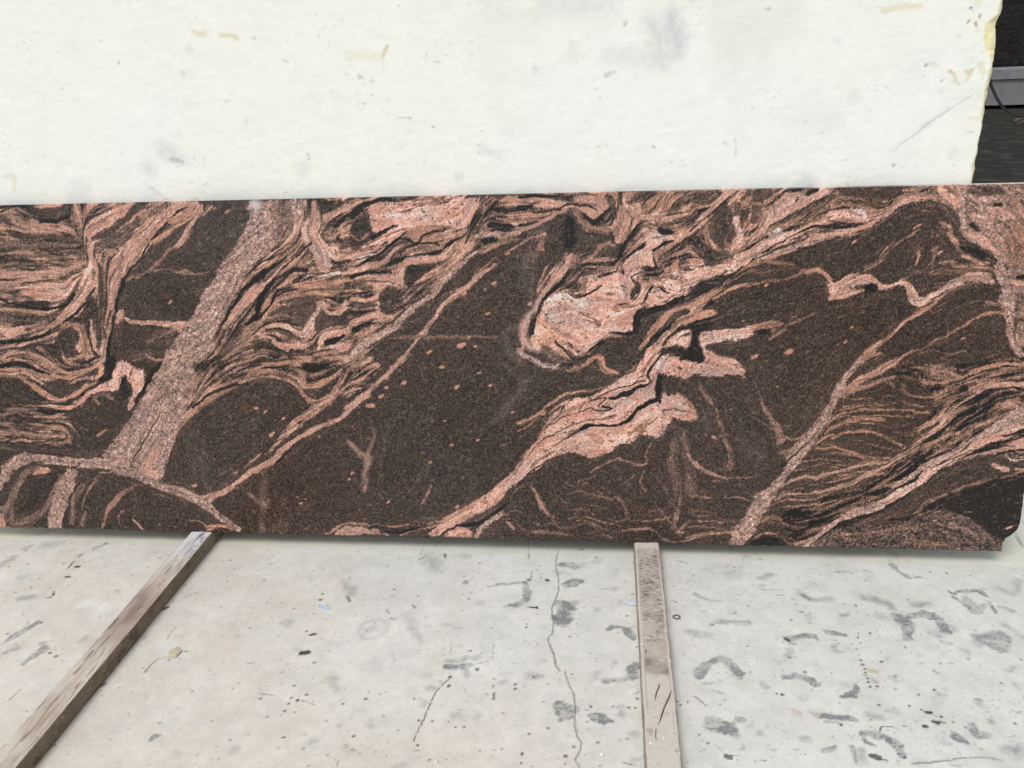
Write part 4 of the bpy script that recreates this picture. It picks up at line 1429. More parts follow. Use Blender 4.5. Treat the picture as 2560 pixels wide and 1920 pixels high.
    bsp = np.clip(sstep(1.5, 2.1, n2*.8+S[0]*.6)*.7+sstep(.66, .86, big)*(.35+.65*patch), 0, 1)*felsic
    x -= bsp*.5
    wob = fnoise(U, V, .03, 45, 3)
    x += felsic*(.035*S[2]+.07*wob)
    H += felsic*(.04+.9*fnoise(U, V, .035, 46, 3)+.25*S[2])
    rose = felsic*sstep(-.2, .7, fnoise(U, V, .04, 47, 3))
    # melt streaks: thin dark schlieren that follow the folding inside the pink masses
    x -= felsic*sstep(1.7, 2.3, S[1]*.7+S[2]*.9+.5*wob)*.42
    # dark selvedge along the contact of pink and brown rock
    fb = blur(felsic, 3); x -= sstep(.12, .45, fb)*(1-sstep(.0, .35, felsic))*.13
    x += dash*(1-felsic)*(.10+.12*sstep(.0, .6, U))
    pale = (sp < .012)*(1-felsic)
    x += pale*.3; x += blur((rs.rand(*sh) < .0016).astype(np.float32), 1)*3.2*(1-felsic)*.5
    lo = np.where(val < .12, .0, .03)
    x = np.clip(x, lo, 1)
    ks = np.array([0, .1, .18, .3, .42, .52, .65, .78, .9, 1.])
    ramp = dict(
        n=np.array([(30,29,31),(48,43,41),(73,64,59),(99,85,78),(122,103,94),(150,122,111),(187,140,122),(216,162,143),(234,188,170),(240,230,220)], float),
        o=np.array([(30,28,28),(48,41,37),(74,61,53),(101,81,69),(124,97,82),(152,116,97),(190,136,110),(216,158,131),(230,190,166),(238,222,205)], float),
        g=np.array([(27,27,29),(44,42,42),(66,61,59),(94,86,83),(122,109,104),(150,126,117),(182,154,144),(208,180,170),(226,214,206),(236,234,229)], float))
    rgb = np.zeros(sh+(3,), np.float32)
    ho = np.clip(H, 0, 1); hg = np.clip(-H, 0, 1); hn = 1-ho-hg
    for c in range(3):
        rgb[..., c] = np.interp(x, ks, ramp['n'][:, c])*hn+np.interp(x, ks, ramp['o'][:, c])*ho+np.interp(x, ks, ramp['g'][:, c])*hg
    rgb += rose[..., None]*np.array([2., -9., -6.])*1.0
    # a little more fine contrast, mineral by mineral
    rgb += (n1*3.5*(1-felsic*.3))[..., None]
    rgb *= (1+.05*fnoise(U, V, .05, 31, 3))[..., None]
    return np.clip(rgb/255, 0, 1)
# ---------------------------------------------------------------- mesh + material helpers
def lin(c):
    c = np.asarray(c, np.float32)
    return np.where(c <= .04045, c/12.92, ((c+.055)/1.055)**2.4)
def make_mesh(name, verts, faces, mat, parent=None, color=None, smooth=False):
    """verts n x 3, faces m x 4 (int array) or a list of tuples"""
    me = bpy.data.meshes.new(name)
    if isinstance(faces, np.ndarray) and faces.ndim == 2:
        n = faces.shape[1]
        me.vertices.add(len(verts)); me.vertices.foreach_set('co', np.asarray(verts, np.float32).ravel())
        me.loops.add(faces.size); me.loops.foreach_set('vertex_index', faces.astype(np.int32).ravel())
        me.polygons.add(len(faces)); me.polygons.foreach_set('loop_start', np.arange(0, faces.size, n, dtype=np.int32))
        try: me.polygons.foreach_set('loop_total', np.full(len(faces), n, np.int32))
        except Exception: pass
        me.update(calc_edges=True)
    else:
        me.from_pydata([tuple(map(float, v)) for v in verts], [], [tuple(map(int, f)) for f in faces]); me.update()
    if smooth: me.polygons.foreach_set('use_smooth', np.ones(len(me.polygons), bool))
    if color is not None:
        a = me.color_attributes.new('tint', 'FLOAT_COLOR', 'POINT')
        c = np.ones((len(verts), 4), np.float32); c[:, :3] = color
        a.data.foreach_set('color', c.ravel())
    me.materials.append(mat)
    o = bpy.data.objects.new(name, me); COL.objects.link(o)
    if parent: o.parent = parent
    return o
def grid_faces(nv, nu, off=0):
    i = np.arange(nv*nu).reshape(nv, nu)+off
    return np.stack([i[:-1, :-1].ravel(), i[:-1, 1:].ravel(), i[1:, 1:].ravel(), i[1:, :-1].ravel()], 1)
def thing(o, label, cat, group=None):
    o['label'] = label; o['category'] = cat
    if group: o['group'] = group
    return o
def empty(name, loc):
    o = bpy.data.objects.new(name, None); o.location = loc; COL.objects.link(o); return o
def mat(name, color=None, attr=False, rough=.7, spec=.5, grain=(), bump=(), coat=0, vary=None):
    """grain/bump: (scale per metre, amount); all in object coordinates"""
    m = bpy.data.materials.new(name); m.use_nodes = True; n = m.node_tree; N, L = n.nodes, n.links
    b = N['Principled BSDF']; b.inputs['Roughness'].default_value = rough; b.inputs['Specular IOR Level'].default_value = spec
    tc = N.new('ShaderNodeTexCoord')
    if attr:
        a = N.new('ShaderNodeAttribute'); a.attribute_name = 'tint'; src = a.outputs['Color']
    else:
        r = N.new('ShaderNodeRGB'); r.outputs[0].default_value = (*color, 1); src = r.outputs[0]
    def noise(sc, det=2, ro=.6):
        t = N.new('ShaderNodeTexNoise'); t.inputs['Scale'].default_value = sc; t.inputs['Detail'].default_value = det; t.inputs['Roughness'].default_value = ro
        L.new(tc.outputs['Object'], t.inputs['Vector']); return t.outputs['Fac']
    for sc, am in grain:
        mr = N.new('ShaderNodeMapRange'); mr.inputs['From Min'].default_value = .25; mr.inputs['From Max'].default_value = .75
        mr.inputs['To Min'].default_value = 1-am; mr.inputs['To Max'].default_value = 1+am; L.new(noise(sc), mr.inputs['Value'])
        v = N.new('ShaderNodeVectorMath'); v.operation = 'SCALE'; L.new(src, v.inputs[0]); L.new(mr.outputs[0], v.inputs['Scale']); src = v.outputs[0]
    if vary:
        sc, c2, lo, hi = vary
        mr = N.new('ShaderNodeMapRange'); mr.inputs['From Min'].default_value = lo; mr.inputs['From Max'].default_value = hi; L.new(noise(sc, 4), mr.inputs['Value'])
        mx = N.new('ShaderNodeMix'); mx.data_type = 'RGBA'; L.new(mr.outputs[0], mx.inputs['Factor']); L.new(src, mx.inputs['A']); mx.inputs['B'].default_value = (*c2, 1); src = mx.outputs['Result']
    L.new(src, b.inputs['Base Color'])
    nrm = None
    for sc, dist, st in bump:
        bp = N.new('ShaderNodeBump'); bp.inputs['Distance'].default_value = dist; bp.inputs['Strength'].default_value = st
        L.new(noise(sc, 3), bp.inputs['Height'])
        if nrm: L.new(nrm, bp.inputs['Normal'])
        nrm = bp.outputs[0]
    if nrm: L.new(nrm, b.inputs['Normal'])
    if coat: b.inputs['Coat Weight'].default_value = coat; b.inputs['Coat Roughness'].default_value = .12
    return m

# ---------------------------------------------------------------- the granite slab
def slab_frame(x, t, dpt=0.0):
    """slab coordinates -> world"""
    return np.stack([x, t*math.sin(LEAN)+dpt*math.cos(LEAN), HB+t*math.cos(LEAN)-dpt*math.sin(LEAN)], -1)
E_SLAB = 1.06
du = .00135
cu = np.arange(SLAB_L, SLAB_R+du*.2, du); cvv = np.linspace(0, SLAB_H, 504)
cv = Canvas(cu, cvv)
rgb = paint_slab(cv)
# pale sawn arris along the top edge
top = (cv.V > SLAB_H-.0022)*sstep(-.2, .9, cv.U+.15*vnoise(cv.U, cv.V*0, .05, 77))
rgb += (np.array([.90, .86, .82])-rgb)*(.85*top)[..., None]
# limestone-white scuff where the slab was lifted
su, sv = slab_uv(np.array([640.]), np.array([510.]))
scuff = sstep(1.2, .2, np.hypot((cv.U-su[0])/.016, (cv.V-sv[0])/.018)+.35*fnoise(cv.U, cv.V, .008, 88))*.7
rgb += (np.array([.80, .78, .78])-rgb)*scuff[..., None]
X = cv.U.copy(); T = cv.V.copy()
# broken lower right corner, taken off the photograph
ct = np.array([0, .004, .0192, .0205, .026, .034, .046, .0566, .1114, .68]); cr = np.array([.7437, .7437, .7440, .7475, .7475, .7590, .7680, .7711, .7715, .7715])
lim = np.interp(T, ct, cr)+.0006*vnoise(T, T*0, .004, 61)
X = np.where(X > .70, .70+(X-.70)*(lim-.70)/(SLAB_R-.70), X)
edge = sstep(.006, 0, T)
T = T+edge*(.0011*vnoise(X, X*0, .02, 62)+.0012*vnoise(X, X*0, .006, 63)+.0016*np.minimum(0, vnoise(X, X*0, .011, 64)+.55)*-1)
V1 = slab_frame(X, T).reshape(-1, 3)
nv, nu = X.shape
F1 = grid_faces(nv, nu)
col1 = np.clip(lin(rgb).reshape(-1, 3)/E_SLAB-.017, .004, 1)
idx = np.arange(nv*nu).reshape(nv, nu)
loop = np.concatenate([idx[0, :], idx[1:, -1], idx[-1, -2::-1], idx[-2:0:-1, 0]])
n1 = len(V1); Vb = slab_frame(X.ravel()[loop], T.ravel()[loop], SLAB_T)
k = np.arange(len(loop)); k2 = np.roll(k, -1)
F2 = np.stack([loop[k2], loop[k], n1+k, n1+k2], 1)
# sawn back: coarse quads joining bottom and top runs, with side fans
nb = nu; bot = n1+np.arange(nb); topi = n1+(nb+nv-1)-1+np.arange(nb)          # top run goes right to left
topi = topi[::-1]
F3 = np.stack([bot[1:], bot[:-1], topi[:-1], topi[1:]], 1)
cb = np.clip(col1[loop]*.8+.02, 0, 1)
m_gran = mat('polished_granite', attr=True, rough=.24, spec=.34, grain=((1100, .14), (500, .06)))
make_mesh_faces = np.vstack([F1, F2, F3])
slab = make_mesh('granite_slab', np.vstack([V1, Vb]), make_mesh_faces, m_gran, color=np.vstack([col1, cb]))
thing(slab, 'long polished granite slab, dark brown swirled with salmon pink veins, leaning on the white wall', 'stone slab')

# ---------------------------------------------------------------- marks on floor and wall (read off the photograph)
MC = dict(n=(1400, 1300, 500/1338), o=(0, 1280, 640/1659), p=(1900, 1300, 660/1766), q=(640, 1300, 760/2034),
          r=(2100, 0, 460/1526), s=(0, 0, 1280/2212), t=(1280, 0, 1280/2212))
def plane_pt(px, py, axis, val):
    r = np.stack([(px-1280)/FPX, (py-960)/FPX, np.ones_like(px)], -1) @ CAM_M.T
    t = (val-CAM_C[axis])/r[..., axis]; p = CAM_C+r*t[..., None]
    return p
def wmask(cvs, kind, P, st, seed):
    u, v = cvs.U, cvs.V
    soft = dict(M=.004, m=.012, D=.0016, C=.0012, L=.0014, W=.02, Y=.004, R=.006, B=.002, Q=.003, E=.03)[kind]
    if kind in 'MmWRE': soft = max(soft, float(P[:, 2].max())*(.45 if kind == 'M' else .8))
    if len(P) == 1: P = np.vstack([P, P+[1e-5, 0, 0]])
    P = catmull(P, 4) if len(P) > 2 else P
    keep = cvs.Uw, cvs.Vw
    if kind in 'DCL': cvs.Uw, cvs.Vw = cvs.Uf, cvs.Vf
    bx, m = cvs.line(P, soft)
    cvs.Uw, cvs.Vw = keep
    if bx is None: return None, None
    x, y = u[bx], v[bx]
    if kind == 'M':
        n = fnoise(x*.6, y, .007, seed, 4); f = fnoise(x*.8, y*1.3, .0026, seed+3, 3); g = fnoise(x, y, .014, seed+9, 2); core = sstep(.20, .80, m*1.15+.66*n); m = np.clip(core*(.16+.84*sstep(-.30, .40, f+.55*n+.8*g))+.22*sstep(.02, .4, m+.12*n), 0, 1)
    elif kind in 'mRE':
        m = m*np.clip(.8+.6*fnoise(x, y, .009, seed, 4)+.25*fnoise(x, y, .0028, seed+5, 2), 0, 1.2)
    elif kind == 'D':
        r = P[:, 2].max()*.5
        m = m*(.8+.2*vnoise(x, y, .002, seed))
    elif kind == 'L':
        m = m*sstep(-.6, .1, vnoise(x, y, .004, seed)+.3)
    elif kind == 'Y':
        m = m*(.8+.25*fnoise(x, y, .006, seed, 2))
    return bx, np.clip(m*st, 0, 1)
def apply_marks(cvs, rgb, crops, axis, val, comp, colors, wscale, gain={}):
    for q, (cr, kind, st, _, _, d) in enumerate(parse(MARKS)):
        if cr not in crops: continue
        ox, oy, k = MC[cr]; p = d.reshape(-1, 3)
        w = plane_pt(ox+p[:, 0]*k, oy+p[:, 1]*k, axis, val)
        e = plane_pt(ox+p[:, 0]*k+1, oy+p[:, 1]*k, axis, val)
        P = np.stack([w[:, 0], w[:, comp], p[:, 2]*k*np.abs(e[:, 0]-w[:, 0])*wscale.get(kind, 1.)], 1)
        bx, m = wmask(cvs, kind, P, st*gain.get(kind, 1), 100+q)
        if bx is None: continue
        rgb[bx] += (np.array(colors[kind], np.float32)/255-rgb[bx])*m[..., None]

# ---------------------------------------------------------------- concrete floor
def dense(lo, hi, a, b, step, n0, n1):
    return np.unique(np.concatenate([lo+(a-lo)*(1-np.linspace(1, 0, n0, endpoint=False)**2), np.arange(a, b, step), b+(hi-b)*np.linspace(0, 1, n1)**2]).round(6))
fu = np.concatenate([np.linspace(-6, -1.42, 24)[:-1], np.arange(-1.42, .95, .0021), np.linspace(.951, 5, 24)])
fv = np.concatenate([np.linspace(-7, -.66, 26)[:-1], np.arange(-.66, .06, .0022), np.arange(.061, .3, .02), np.linspace(.31, 1.6, 12)])
fc = Canvas(fu, fv); fc.du = .0021
U, V = fc.U, fc.V
fc.Uw = U+.0036*vnoise(U, V, .014, 201)+.0016*vnoise(U, V, .005, 203); fc.Vw = V+.0036*vnoise(U, V, .014, 202)+.0016*vnoise(U, V, .005, 204)
fr = np.zeros(U.shape+(3,), np.float32)
fc.Uf = U+.0008*vnoise(U, V, .005, 91); fc.Vf = V+.0008*vnoise(U, V, .005, 92)
beige = sstep(-.5, .35, -(U+.30)*1.0-.8*(V+.35)+.55*fnoise(U, V, .25, 211, 3)-.2)
low = sstep(-.36, -.60, V)*sstep(.1, -.1, U)
beige = np.clip((beige*.8+low*.5+.06)*(.8+.5*fnoise(U, V, .05, 230, 3)), 0, 1)
cool = np.array([229, 229, 222.]); warm = np.array([225, 216, 205.])
fr[:] = (cool+(warm-cool)*beige[..., None])/255
fr *= (1+.030*fnoise(U, V, .09, 212, 3)+.022*fnoise(U, V, .02, 213, 3)+.012*fnoise(U, V, .006, 214, 2))[..., None]
mot = fnoise(U, V, .0075, 231, 3)*.6+fnoise(U*.8, V, .022, 232, 3); fr *= (1+.035*mot)[..., None]
grn = sstep(0, .8, fnoise(U, V, .03, 233, 3)); fr += (np.array([.80, .82, .79])-fr)*(grn*.28)[..., None]
fil = sstep(.35, .75, fnoise(U, V, .0032, 234, 2))*sstep(-.2, .6, fnoise(U, V, .05, 235, 2)); fr += (np.array([.62, .60, .56])-fr)*(fil*.22)[..., None]
# milky cement bloom and grey wash
wb = sstep(.25, .8, fnoise(U, V, .13, 215, 4)); fr += (np.array([.93, .93, .93])-fr)*(wb*.35)[..., None]
gb = sstep(.3, .9, fnoise(U+3, V, .10, 216, 4)); fr += (np.array([.80, .81, .78])-fr)*(gb*.35)[..., None]
# small natural scuffs and grit across the whole floor, thicker to the right
den = .35+.65*sstep(-.1, .5, U)
sc = sstep(.62, .85, fnoise(U*.7, V, .010, 217, 3)+.35*fnoise(U, V, .06, 218, 2))*den
fr += (np.array([.56, .57, .57])-fr)*(sc*.55)[..., None]
bp_ = sstep(.38, .75, fnoise(U*.8, V, .034, 241, 4))*(.25+.75*den)*sstep(-.3, .3, fnoise(U, V, .006, 242, 3)); fr += (np.array([.66, .67, .67])-fr)*(bp_*.42)[..., None]
pt_ = sstep(.70, .9, vnoise(U, V, .0040, 243))*sstep(.0, .6, fnoise(U, V, .05, 244, 3)); fr += (np.array([.52, .51, .49])-fr)*(pt_*.4)[..., None]
gr = sstep(.80, .95, vnoise(U, V, .0045, 219))*(vnoise(U, V, .02, 220) > .1); fr += (np.array([.50, .48, .45])-fr)*(gr*.35*(.5+den))[..., None]
rs2 = np.random.RandomState(12)
pts = rs2.rand(1100, 4)
for a, b_, c, d_ in pts:
    x, y, r_ = -1.4+a*2.3, -.66+b_*.78, .0008+.0022*c*c
    bx = fc.box((x-2*r_, y-2*r_), (x+2*r_, y+2*r_))
    if bx is None: continue
    m = sstep(1.3, .6, np.hypot((U[bx]-x)/r_, (V[bx]-y)/(r_*.8)))*(.25+.5*d_)
    fr[bx] += (np.array([.30, .28, .26])-fr[bx])*m[..., None]
FC = dict(M=(108, 112, 116), m=(152, 155, 154), D=(66, 63, 58), C=(104, 96, 84), L=(98, 92, 84), W=(240, 240, 240), Y=(200, 190, 160), R=(176, 140, 128), B=(120, 150, 200), Q=(140, 100, 80), E=(220, 210, 196))
apply_marks(fc, fr, 'nopq', 2, 0.0, 1, FC, dict(C=.95, D=1.12), dict(M=.80, m=1., D=1.15, L=1.15, C=1.0))
und = sstep(-.004, .004, V+.0015*vnoise(U, V, .03, 236)); fr += (np.array([.93, .925, .84])-fr)*(und*.55*sstep(.16, .10, V))[..., None]  # cleaner yellowish strip under the slab, colour brightened against the shade there
fr *= (1-.14*sstep(.15, .7, V)*(.6+.4*fnoise(U, V, .4, 251, 3)))[..., None]
Z = .0009*fnoise(U, V, .12, 221, 2)+.00025*fnoise(U, V, .012, 222, 2)
Z[(U < -1.45) | (U > .95) | (V < -.68)] = 0
m_conc = mat('concrete', attr=True, rough=.62, spec=.35, grain=((260, .045), (1100, .05)), bump=((300, .0006, .35), (60, .0012, .25)), vary=(7, (.50, .49, .46), .62, .80))
E_FLOOR = 1.17
floor = make_mesh('floor', np.stack([U, V, Z], -1).reshape(-1, 3), grid_faces(*U.shape), m_conc, color=np.clip(lin(fr).reshape(-1, 3)/E_FLOOR, .01, .8), smooth=True)
floor['kind'] = 'structure'; floor['label'] = 'pale stained concrete floor with dark smudges, drips and a crack'

# ---------------------------------------------------------------- white wall with its broken right end
def prof(pts):
    pts = np.array(pts, float); p = plane_pt(2100+pts[:, 0]*.30144, pts[:, 1]*.30144, 1, WALL_Y); o = np.argsort(p[:, 2]); return p[o, 2], p[o, 0]
ez, ex = prof([(1372, -60), (1368, 0), (1362, 70), (1350, 110), (1325, 150), (1310, 200), (1305, 260), (1312, 320), (1305, 380), (1290, 470), (1275, 580), (1250, 680), (1235, 780), (1215, 890), (1190, 1050), (1165, 1180), (1150, 1290), (1135, 1330), (1130, 1400), (1105, 1510), (1100, 1600)])
iz, ix = prof([(1345, -60), (1338, 0), (1300, 130), (1215, 190), (1195, 250), (1190, 330), (1205, 420), (1248, 440), (1250, 550), (1220, 650), (1195, 760), (1178, 900), (1172, 960), (1160, 1100), (1130, 1250), (1105, 1340), (1080, 1510), (1070, 1600)])
WR = .6376
wu = np.concatenate([np.linspace(-4, -1.2, 20)[:-1], np.arange(-1.2, WR-.1015, .0024), np.arange(WR-.1, WR+1e-6, .0016)]); wu[-1] = WR
wv = np.concatenate([np.linspace(0.0, .66, 30)[:-1], np.arange(.66, 1.12, .0022), np.linspace(1.125, 2.2, 26)])
wc = Canvas(wu, wv); wc.du = .0024
U, V = wc.U, wc.V
wc.Uw = U+.002*vnoise(U, V, .01, 301); wc.Vw = V+.002*vnoise(U, V, .01, 302)
wc.Uf = U+.0012*vnoise(U, V, .006, 93); wc.Vf = V+.0012*vnoise(U, V, .006, 94)
edge_x = np.interp(V, ez, ex, left=WR, right=WR+.006)+.0012*vnoise(V, V*0, .012, 303)+.0008*vnoise(V, V*0, .004, 304)
in_x = np.interp(V, iz, ix, left=WR-.012, right=WR-.004)+.0015*vnoise(V, V*0, .01, 305)+.0008*vnoise(U, V, .004, 306)
XW = np.where(U > WR-.1, (WR-.1)+(U-(WR-.1))*(edge_x-(WR-.1))/.1, U)
band = sstep(-.0012, .0016, XW-in_x)
depth = .008*np.clip((XW-in_x)/np.maximum(edge_x-in_x, .004), 0, 1)**1.3*band
wr = np.zeros(U.shape+(3,), np.float32)
wr[:] = np.array([240, 241, 232.])/255
cl = sstep(-.4, .5, fnoise(U, V, .25, 311, 3)); wr += (np.array([.925, .945, .935])-wr)*(.6*cl*sstep(1.05, .8, V))[..., None]
wr *= (1+.010*fnoise(U, V, .06, 312, 3)+.010*fnoise(U*.35, V, .008, 313, 3))[..., None]
sm = sstep(.35, 1., fnoise(U, V, .16, 314, 3)); wr += (np.array([.84, .83, .80])-wr)*(sm*.35)[..., None]
wr *= (1+.022*sstep(.1, .9, fnoise(U*.6, V, .010, 331, 4))-.022*sstep(.1, .9, fnoise(U*.6, V, .010, 332, 4)))[..., None]
pit = sstep(.66, .9, vnoise(U*.7, V, .0042, 315))*sstep(.1, .7, fnoise(U, V, .07, 316, 2)); wr += (np.array([.74, .73, .69])-wr)*(pit*.50)[..., None]
WCc = dict(M=(150, 152, 150), m=(196, 198, 202), D=(140, 138, 134), C=(150, 150, 150), L=(160, 160, 160), W=(245, 245, 245), Y=(206, 192, 142), R=(196, 172, 158), B=(70, 90, 190), Q=(150, 110, 90), E=(220, 210, 196))
apply_marks(wc, wr, 'rst', 1, WALL_Y, 2, WCc, dict(D=.9, M=.7), dict(M=.75, m=.95, L=.8, Y=.85))
ye = sstep(-.05, .0, XW-in_x)*(1-band)*.12; wr += (np.array([.95, .93, .78])-wr)*ye[..., None]
yc = np.array([238, 229, 182.])/255*(1+.05*fnoise(U, V, .012, 317, 3))[..., None]
wr += (yc-wr)*(band*.95)[..., None]
dk = sstep(.15, .7, fnoise(U, V, .009, 318, 3))*band; wr += (np.array([.72, .64, .44])-wr)*(dk*.3)[..., None]
# plaster relief: trowel ridges, blisters, flaked patches
fl = fnoise(U, V, .05, 321, 3)
rel = .0005*fnoise(U*.5, V, .018, 322, 4)+.00022*sstep(.25, .34, fnoise(U*.7, V, .014, 326, 3))*sstep(.0, .5, fnoise(U, V, .12, 327, 3))+.0006*sstep(.5, .85, vnoise(U*.6, V, .006, 323))*sstep(0, .6, fnoise(U, V, .08, 324, 2))
rel = rel*(1-band)
YW = WALL_Y-rel*.8+depth+.0012*band*fnoise(U, V, .008, 325, 2)
dn = (U < -1.2) | (V < .62) | (V > 1.13); YW[dn] = WALL_Y
P1 = np.stack([XW, YW, V], -1).reshape(-1, 3); nv, nu = U.shape; n1 = len(P1)
idx = np.arange(nv*nu).reshape(nv, nu); loop = np.concatenate([idx[0, :], idx[1:, -1], idx[-1, -2::-1], idx[-2:0:-1, 0]])
Pb = P1[loop].copy(); Pb[:, 1] = WALL_Y+.20; k = np.arange(len(loop)); k2 = np.roll(k, -1)
F2 = np.stack([loop[k2], loop[k], n1+k, n1+k2], 1)
bot = n1+np.arange(nu); topi = (n1+(nu+nv-1)-1+np.arange(nu))[::-1]
F3 = np.stack([bot[1:], bot[:-1], topi[:-1], topi[1:]], 1)
m_wall = mat('white_limewash', attr=True, rough=.75, spec=.25, grain=((300, .012), (900, .015)), bump=((420, .0008, .30), (90, .0022, .36)))
E_WALL = 1.04
colw = np.clip(lin(wr).reshape(-1, 3)/E_WALL, .02, .9)
wall = make_mesh('plastered_wall', np.vstack([P1, Pb]), np.vstack([grid_faces(nv, nu), F2, F3]), m_wall, color=np.vstack([colw, colw[loop]*.95]), smooth=False)
thing(wall, 'white limewashed wall behind the granite slab, its right end chipped and yellowed', 'wall')

# ---------------------------------------------------------------- the two battens
def batten(name, x0, x1, y0, y1, h, seed, painter, label):
    step = .0017; ys = np.arange(y0, y1, step); wdt = x1-x0
    nt_, ns = 30, 18
    # cross-section loop: left side up, top, right side down, bottom
    cs = [(0, h*i/ns) for i in range(ns)]+[(wdt*i/nt_, h) for i in range(nt_)]+[(wdt, h*(1-i/ns)) for i in range(ns)]
    cs = np.array(cs+[(wdt, 0.0)]); m_ = len(cs)
    Y, K = np.meshgrid(ys, np.arange(m_), indexing='ij'); cx, cz = cs[K, 0], cs[K, 1]
    # rounded, knocked corners
    ed = np.minimum(np.abs(cx), np.abs(wdt-cx)); cor = sstep(.0035, 0, ed)*sstep(h-.0035, h, cz)
    wear = .0009+.0011*np.clip(vnoise(Y, cx*0, .03, seed)+.7*vnoise(Y, cx*0, .008, seed+1), 0, 2)
    sgn = np.where(cx < wdt/2, 1, -1)
    Xp = x0+cx+cor*wear*sgn+.0005*vnoise(Y, cx*0+sgn, .05, seed+2)+.0003*vnoise(Y, cz, .006, seed+3)*(ed < 1e-6)
    Zp = cz-cor*wear+np.where(cz >= h-1e-6, -.0003*np.abs(vnoise(cx, Y*.6, .004, seed+4)), 0)
    Zp = np.maximum(Zp, .0012)
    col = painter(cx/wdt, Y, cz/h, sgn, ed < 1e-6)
    P = np.stack([Xp, Y, Zp], -1).reshape(-1, 3); n_ = len(ys)
    F = grid_faces(n_, m_)
    i = np.arange(n_*m_).reshape(n_, m_)
    Fb = np.stack([i[:-1, -1], i[:-1, 0], i[1:, 0], i[1:, -1]], 1)
    ends = []
    for row, fl_ in ((i[0], 1), (i[-1], 0)):
        a = row[:m_//2]; b = row[::-1][:m_//2]
        q = np.stack([a[:-1], a[1:], b[1:], b[:-1]], 1); ends.append(q if fl_ else q[:, ::-1])
    o = make_mesh(name, P, np.vstack([F, Fb]+ends), m_wood, color=np.clip(lin(col/255).reshape(-1, 3)/1.08, .01, .75))
    return thing(o, label, 'batten', 'timber battens under the slab')
m_wood = mat('weathered_timber', attr=True, rough=.8, spec=.2, grain=((500, .10), (160, .06)), bump=((420, .0007, .4),))
def mixc(c, t, k): return c+(np.array(t, float)-c)*np.clip(k, 0, 1)[..., None]
def paint_left(a, Y, zf, sg, side):
    c = np.zeros(a.shape+(3,)); c[:] = (208, 197, 184)
    c = mixc(c, (168, 152, 139), sstep(-.4, .7, fnoise(a*.05, Y*.25, .02, 401, 3))*.75)
    c = mixc(c, (160, 143, 134), sstep(-.18, -.24, Y)*sstep(-.42, -.34, Y)*.6)
    c = mixc(c, (214, 210, 200), sstep(.2, .9, fnoise(a*.06, Y*.15, .012, 402, 3))*.6)
    pt = sstep(-.16, -.02, Y+.02*fnoise(a*.05, Y, .02, 403)); c = mixc(c, (216, 218, 222), pt*.9)
    c = mixc(c, (128, 132, 142), pt*sstep(.1, .45, fnoise(a*.05, Y*.5, .008, 404, 3))*sstep(.15, .35, a)*.75)
    c = mixc(c, (96, 82, 73), sstep(.2, .6, fnoise(a*.05, Y*.08, .0032, 405, 3))*.6)
    c = mixc(c, (120, 102, 92), sstep(.1, .7, fnoise(a*.05, Y*.3, .03, 409, 3))*.55)
    c = mixc(c, (150, 104, 84), sstep(.03, .0, np.abs(a-.30-(Y+.2)*.6))*sstep(-.14, -.16, Y)*sstep(-.22, -.20, Y)*.7)
    c = mixc(c, (226, 219, 205), sstep(.90, .97, a)*(~side)*.6)
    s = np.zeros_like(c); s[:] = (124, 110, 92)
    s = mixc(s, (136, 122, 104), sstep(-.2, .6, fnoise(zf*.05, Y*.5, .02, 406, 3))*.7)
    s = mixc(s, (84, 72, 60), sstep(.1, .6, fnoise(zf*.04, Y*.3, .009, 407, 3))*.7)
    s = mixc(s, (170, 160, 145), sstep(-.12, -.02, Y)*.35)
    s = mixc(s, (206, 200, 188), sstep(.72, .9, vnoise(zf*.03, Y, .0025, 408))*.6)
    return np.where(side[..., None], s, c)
def paint_right(a, Y, zf, sg, side):
    c = np.zeros(a.shape+(3,)); c[:] = (204, 195, 184)
    mid = sstep(.06, .2, a)*sstep(.95, .8, a)*sstep(-.385, -.383, Y)
    mid = mid*(.55+.45*sstep(-.4, .3, fnoise(a*.05, Y, .03, 431, 3)))
    c = mixc(c, (168, 155, 146), mid*.8)
    c = mixc(c, (140, 126, 118), mid*sstep(.0, .7, fnoise(a*.05, Y, .03, 411, 3))*.8)
    c = mixc(c, (206, 200, 190), mid*sstep(.1, .8, fnoise(a*.03, Y, .05, 412, 2))*.55)
    saw = sstep(.0, .7, vnoise(a*.02, Y, .0022, 413)+.35*vnoise(a*.05, Y, .008, 417)); c = mixc(c, (78, 66, 60), mid*saw*.62*sstep(-.38, -.2, Y))
    c = mixc(c, (226, 218, 206), mid*sstep(.1, .7, vnoise(a*.02, Y, .0026, 414)+.3*vnoise(a*.05, Y, .01, 418))*.5)
    c = mixc(c, (140, 112, 96), sstep(.012, .0, np.abs(a-.14-.01*vnoise(a*0, Y, .05, 419)))*.5+sstep(.012, .0, np.abs(a-.86-.01*vnoise(a*0, Y, .05, 420)))*.4)
    c = mixc(c, (212, 205, 194), sstep(-.5, .5, fnoise(a*.05, Y, .035, 415, 3))*.5*(1-mid))
    c = mixc(c, (158, 146, 132), sstep(.25, .8, fnoise(a*.05, Y, .012, 416, 3))*.6*(1-mid))
    c = mixc(c, (96, 82, 74), sstep(-.383, -.375, Y)*sstep(-.345, -.375, Y)*mid*.4)
    c = mixc(c, (218, 211, 196), sstep(-.03, -.01, Y)*.7)
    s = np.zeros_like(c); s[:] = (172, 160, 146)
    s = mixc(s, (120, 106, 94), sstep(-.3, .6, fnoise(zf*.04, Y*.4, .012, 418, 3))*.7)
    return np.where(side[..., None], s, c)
bat_l = batten('timber_batten', -.8714, -.8240, -.80, WALL_Y-.004, HB-.0004, 501, paint_left, 'weathered timber batten at left, its dark side face showing, running out from under the slab')
